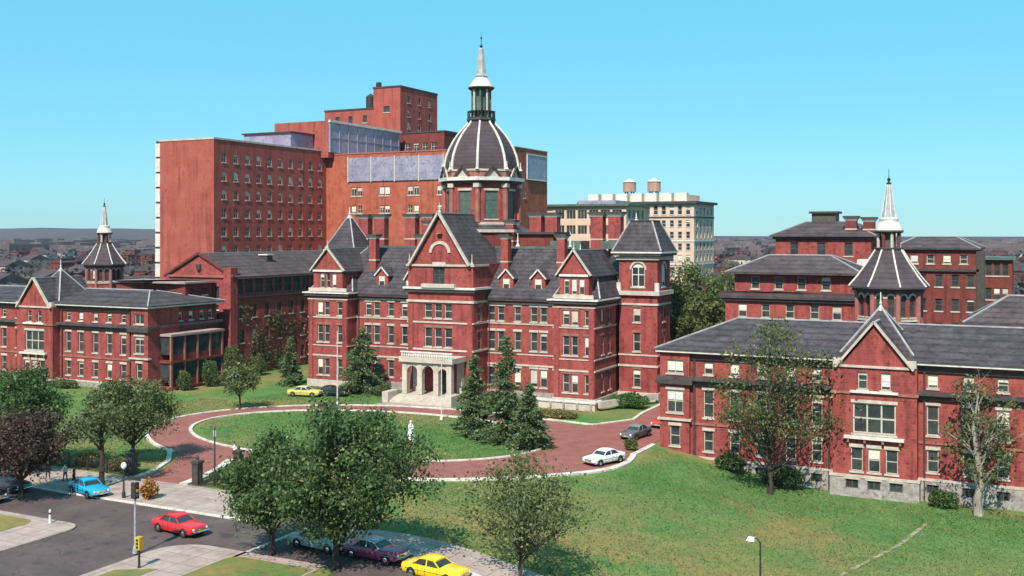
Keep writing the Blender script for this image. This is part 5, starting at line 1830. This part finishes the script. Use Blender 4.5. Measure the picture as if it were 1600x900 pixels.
# gate piers, gate and iron fence along the pavement
for lab, x, y in (('dark stone gate pier left of the drive mouth', -80.6, 76.9), ('dark stone gate pier right of the drive mouth', -72.2, 77.0), ('tall dark pier halfway along the drive kerb', -72.0, 82.6)):
    t = thing('gate_pier', lab, 'gate pier', (x, y, 0), group='gate piers')
    mb('box', -.36, .36, -.36, .36, 0, 2.1).build('shaft', 'gutter_dark', t, local=True)
    mb('box', -.46, .46, -.46, .46, 2.1, 2.3).build('cap', 'gutter_dark', t, local=True)
    mb('lathe', 0, 0, [(.22, 2.3), (.12, 2.45), (.2, 2.6), (.05, 2.8)], 8).build('finial', 'gutter_dark', t, local=True)


def fence(label, x0, x1, y):
    root = thing('iron_fence', label, 'fence', ((x0 + x1) / 2, y, 0))
    for z in (.25, 1.15):
        mb('box', x0, x1, y - .025, y + .025, z, z + .06).build('rail', 'iron', root)
    n = int((x1 - x0) / 2.5)
    for k in range(n + 1):
        x = x0 + (x1 - x0) * k / n
        mb('box', x - .06, x + .06, y - .06, y + .06, 0, 1.5).build('post', 'iron', root)
    b = MB()
    k = int((x1 - x0) / .16)
    for i in range(k):
        x = x0 + (x1 - x0) * (i + .5) / k
        b.box(x - .014, x + .014, y - .014, y + .014, .1, 1.32)
    o = b.build('bars', 'iron', root)
    o['kind'] = 'stuff'


fence('black iron railing behind the pavement left of the drive mouth', -100, -81.2, 76.7)
fence('black iron railing behind the pavement right of the drive mouth', -71.6, -58.5, 76.8)


# ---------------------------------------------------------------- people on the pavement
def person(label, loc, heading, top_m, leg_m, stride=.16):
    x, y = loc
    root = thing('person', label, 'person', (x, y, terrain(x, y) + .145), R(heading))
    V = [((0, 0, .93), .13, .11), ((0, 0, 1.12), .125, .10), ((0, 0, 1.34), .165, .11), ((0, 0, 1.47), .07, .07), ((0.01, 0, 1.55), .06, .06),
         ((.02, 0, 1.62), .085, .095), ((.02, 0, 1.73), .075, .085),
         ((0, .10, .86), .10, .10), ((stride * .7, .10, .48), .068, .07), ((stride, .10, .09), .045, .05), ((stride + .14, .11, .04), .04, .035),
         ((0, -.10, .86), .10, .10), ((-stride * .4, -.10, .48), .068, .07), ((-stride * 1.2, -.10, .10), .045, .05), ((-stride * 1.2 + .14, -.11, .04), .04, .035),
         ((0, .20, 1.40), .062, .062), ((-.06, .25, 1.12), .045, .045), ((.04, .25, .88), .036, .036), ((.07, .245, .80), .03, .04),
         ((0, -.20, 1.40), .062, .062), ((.04, -.25, 1.12), .045, .045), ((.14, -.25, .90), .036, .036), ((.17, -.245, .82), .03, .04)]
    Ed = [(0, 1), (1, 2), (2, 3), (3, 4), (4, 5), (5, 6), (0, 7), (7, 8), (8, 9), (9, 10), (0, 11), (11, 12), (12, 13), (13, 14), (2, 15), (15, 16), (16, 17), (17, 18), (2, 19), (19, 20), (20, 21), (21, 22)]
    me = bpy.data.meshes.new('body')
    me.from_pydata([v[0] for v in V], Ed, [])
    o = bpy.data.objects.new('body', me)
    o.parent = root
    COL.objects.link(o)
    md = o.modifiers.new('skin', 'SKIN')
    sk = me.skin_vertices[0].data if me.skin_vertices else None
    if sk is None:
        bm_ = __import__('bmesh').new()
        bm_.from_mesh(me)
        bm_.verts.layers.skin.verify()
        bm_.to_mesh(me)
        bm_.free()
        sk = me.skin_vertices[0].data
    for i, v in enumerate(V):
        sk[i].radius = (v[1], v[2])
        sk[i].use_root = (i == 0)
    o.modifiers.new('sub', 'SUBSURF').render_levels = 1
    # one body, its clothing colours by height on the figure itself
    m = bpy.data.materials.new('clothes')
    m.use_nodes = True
    n, l = m.node_tree.nodes, m.node_tree.links
    tc = n.new('ShaderNodeTexCoord')
    sp = n.new('ShaderNodeSeparateXYZ')
    l.new(tc.outputs['Object'], sp.inputs[0])
    cr = n.new('ShaderNodeValToRGB')
    cr.color_ramp.interpolation = 'CONSTANT'
    mr = n.new('ShaderNodeMath')
    mr.operation = 'DIVIDE'
    mr.inputs[1].default_value = 2.0
    l.new(sp.outputs[2], mr.inputs[0])
    l.new(mr.outputs[0], cr.inputs[0])
    el = cr.color_ramp.elements
    el[0].position, el[0].color = 0, (.01, .01, .01, 1)
    el[1].position, el[1].color = .04, (*leg_m, 1)
    for p, c in ((.46, top_m), (.745, (.42, .25, .18)), (.84, (.03, .02, .015))):
        e = el.new(p)
        e.color = (*c, 1)
    l.new(cr.outputs[0], n['Principled BSDF'].inputs['Base Color'])
    n['Principled BSDF'].inputs['Roughness'].default_value = .85
    me.materials.append(m)
    hr = MB()
    hr.lathe(.0, 0, [(.095, 1.66), (.105, 1.72), (.09, 1.79), (.03, 1.835)], 10)
    hr.build('hair', 'dark_cloth', root, local=True, smooth=True)
    return root


person('person in dark coat walking along the pavement behind the plum car', (-86.2, 71.6), 170, (.03, .03, .04), (.02, .02, .025))
person('person in dark clothes and pale shirt walking between two others', (-84.2, 71.9), 5, (.55, .53, .5), (.02, .02, .025))
person('person in brown jacket standing nearest the turquoise car', (-82.4, 71.4), 200, (.12, .07, .04), (.03, .03, .03), .06)
person('person in light shirt standing on the drive by the gate', (-76.6, 87.2), 60, (.6, .6, .62), (.1, .12, .2), .08)

# ---------------------------------------------------------------- distant town
rh_ = random.Random(44)
wallm, roofm = ('brick_dark', 'cream_brick', 'brick', 'stone', 'brick_dark'), ('slate_warm', 'slate', 'slate_warm', 'slate_warm')
protos = []
for k in range(6):
    w, d, h = rh_.uniform(7, 11), rh_.uniform(10, 16), rh_.uniform(6, 10)
    wl_, rf_ = MB(), MB()
    wl_.box(-w / 2, w / 2, -d / 2, d / 2, -1, h)
    if k % 3 == 2:
        rf_.box(-w / 2 - .3, w / 2 + .3, -d / 2 - .3, d / 2 + .3, h, h + .6)
    else:
        rf_.hexa([(-w / 2 - .4, -d / 2 - .4, h), (w / 2 + .4, -d / 2 - .4, h), (w / 2 + .4, d / 2 + .4, h), (-w / 2 - .4, d / 2 + .4, h)], [(-w / 2, -.1, h + 3), (w / 2, -.1, h + 3), (w / 2, .1, h + 3), (-w / 2, .1, h + 3)])
    wn_ = MB()
    for i in range(3):
        for zz_ in (1.2, 4.4):
            wn_.box(-w / 2 + w * (i + .5) / 3 - .6, -w / 2 + w * (i + .5) / 3 + .6, -d / 2 - .06, -d / 2 + .05, zz_, zz_ + 1.7)
    protos.append((wl_.mesh('wall', wallm[k % 5]), rf_.mesh('roof', roofm[k % 4]), wn_.mesh('windows', 'glass')))
sn, cs_ = math.sin(YAW), math.cos(YAW)


def in_view(u, t):   # a spot in the part of town the hospital leaves open: across, distance
    return (-sn + cs_ * u) * t, (cs_ + sn * u) * t


HL = ('dull brick pitched-roof house', 'pale pitched-roof house', 'brick flat-roofed house', 'stone-coloured pitched-roof house', 'dark brick house with brown slates', 'dull brick flat-roofed house')
nh = 0
spots = []
for k in range(2000):
    if nh >= 150:
        break
    u = rh_.choice((rh_.uniform(-.56, -.33), rh_.uniform(-.56, -.33), rh_.uniform(.12, .28), rh_.uniform(.38, .56)))
    t = rh_.uniform(300, 1000)
    x, y = in_view(u, t)
    if any((x - a) ** 2 + (y - c) ** 2 < 170 for a, c in spots) or (-140 < x < -90 and 310 < y < 350):
        continue
    spots.append((x, y))
    pi_ = rh_.randrange(6)
    wl_, rf_, wn_ = protos[pi_]
    o = add('town_house', wl_, None, (x, y, 0), rh_.choice((0, math.pi / 2)) + rh_.uniform(-.1, .1))
    zone = 'left of the tall block' if u < 0 else ('in the gap right of the pale block' if u < .33 else 'at the right edge behind the wards')
    tag(o, HL[pi_] + (' near by, ' if t < 600 else ' far off, ') + zone, 'house', 'houses of the distant town')
    add('roof', rf_, o)
    add('windows', wn_, o)
    nh += 1


def far_blocks():
    b = MB()
    r = random.Random(9)
    for k in range(900):
        u = r.uniform(-.62, .62)
        t = r.uniform(1000, 3200)
        x, y = in_view(u, t)
        w, d, h = r.uniform(8, 30), r.uniform(8, 30), r.uniform(5, 14)
        b.box(x - w, x + w, y - d, y + d, -1, h)
    o = b.build('distant_rooftops', 'far_roof')
    tag(o, 'hazy mass of far rooftops along the horizon', 'rooftops', kind='stuff')


far_blocks()


def far_trees():
    rng = np.random.default_rng(77)
    pts = []
    for k in range(2600):
        u = rng.uniform(-.60, .60)
        t = 260 + 2600 * rng.uniform(0, 1) ** 1.7
        x, y = in_view(u, t)
        if -175 < x < 20 and y < 262:
            continue
        s = rng.uniform(3.5, 7)
        pts.append(np.array([x, y, s * .85]) + rng.normal(size=(70, 3)) * np.array([s * .55, s * .55, s * .42]))
    p = np.concatenate(pts)
    p[:, 2] = np.maximum(p[:, 2], .3)
    o = leaf_object('distant_trees', p, 2.0, 'leaf_far', None, rng, None, 1.2)
    tag(o, 'hazy mass of street trees between the far houses', 'trees', kind='stuff')


far_trees()
# low hills on the left horizon
hb = MB()
hx = [-5000 + 250 * k for k in range(31)]
for k in range(30):
    def hz(x):
        return 17 + 34 * max(0, min(1, (-1500 - x) / 1200)) + 3 * math.sin(x * .004) + 2 * math.sin(x * .0131)
    a_, c_ = hx[k], hx[k + 1]
    hb.poly([(a_, 3000, -2), (c_, 3000, -2), (c_, 3500, hz(c_)), (a_, 3500, hz(a_))])
    hb.poly([(a_, 3500, hz(a_)), (c_, 3500, hz(c_)), (c_, 4100, -2), (a_, 4100, -2)])
mat('hill_green', (0.045, 0.040, 0.036), (0.075, 0.060, 0.056), 0.006, 8, 0.95, 0.1)
o = hb.build('hills', 'hill_green')
o['kind'] = 'structure'
# ---------------------------------------------------------------- the air
hzb = MB()
hzb.box(-5200, 3500, -300, 4300, -8, 130)
hm = bpy.data.materials.new('haze_air')
hm.use_nodes = True
hn = hm.node_tree.nodes
hn.remove(hn['Principled BSDF'])
pv = hn.new('ShaderNodeVolumePrincipled')
pv.inputs['Color'].default_value = (0.80, 0.78, 0.95, 1)
pv.inputs['Density'].default_value = 0.00006
pv.inputs['Anisotropy'].default_value = 0.2
hm.node_tree.links.new(pv.outputs[0], hn['Material Output'].inputs['Volume'])
hz_o = hzb.build('haze', hm)
hz_o['kind'] = 'stuff'
hz_o['label'] = 'thin bluish haze over the town'
hz_o['category'] = 'haze'
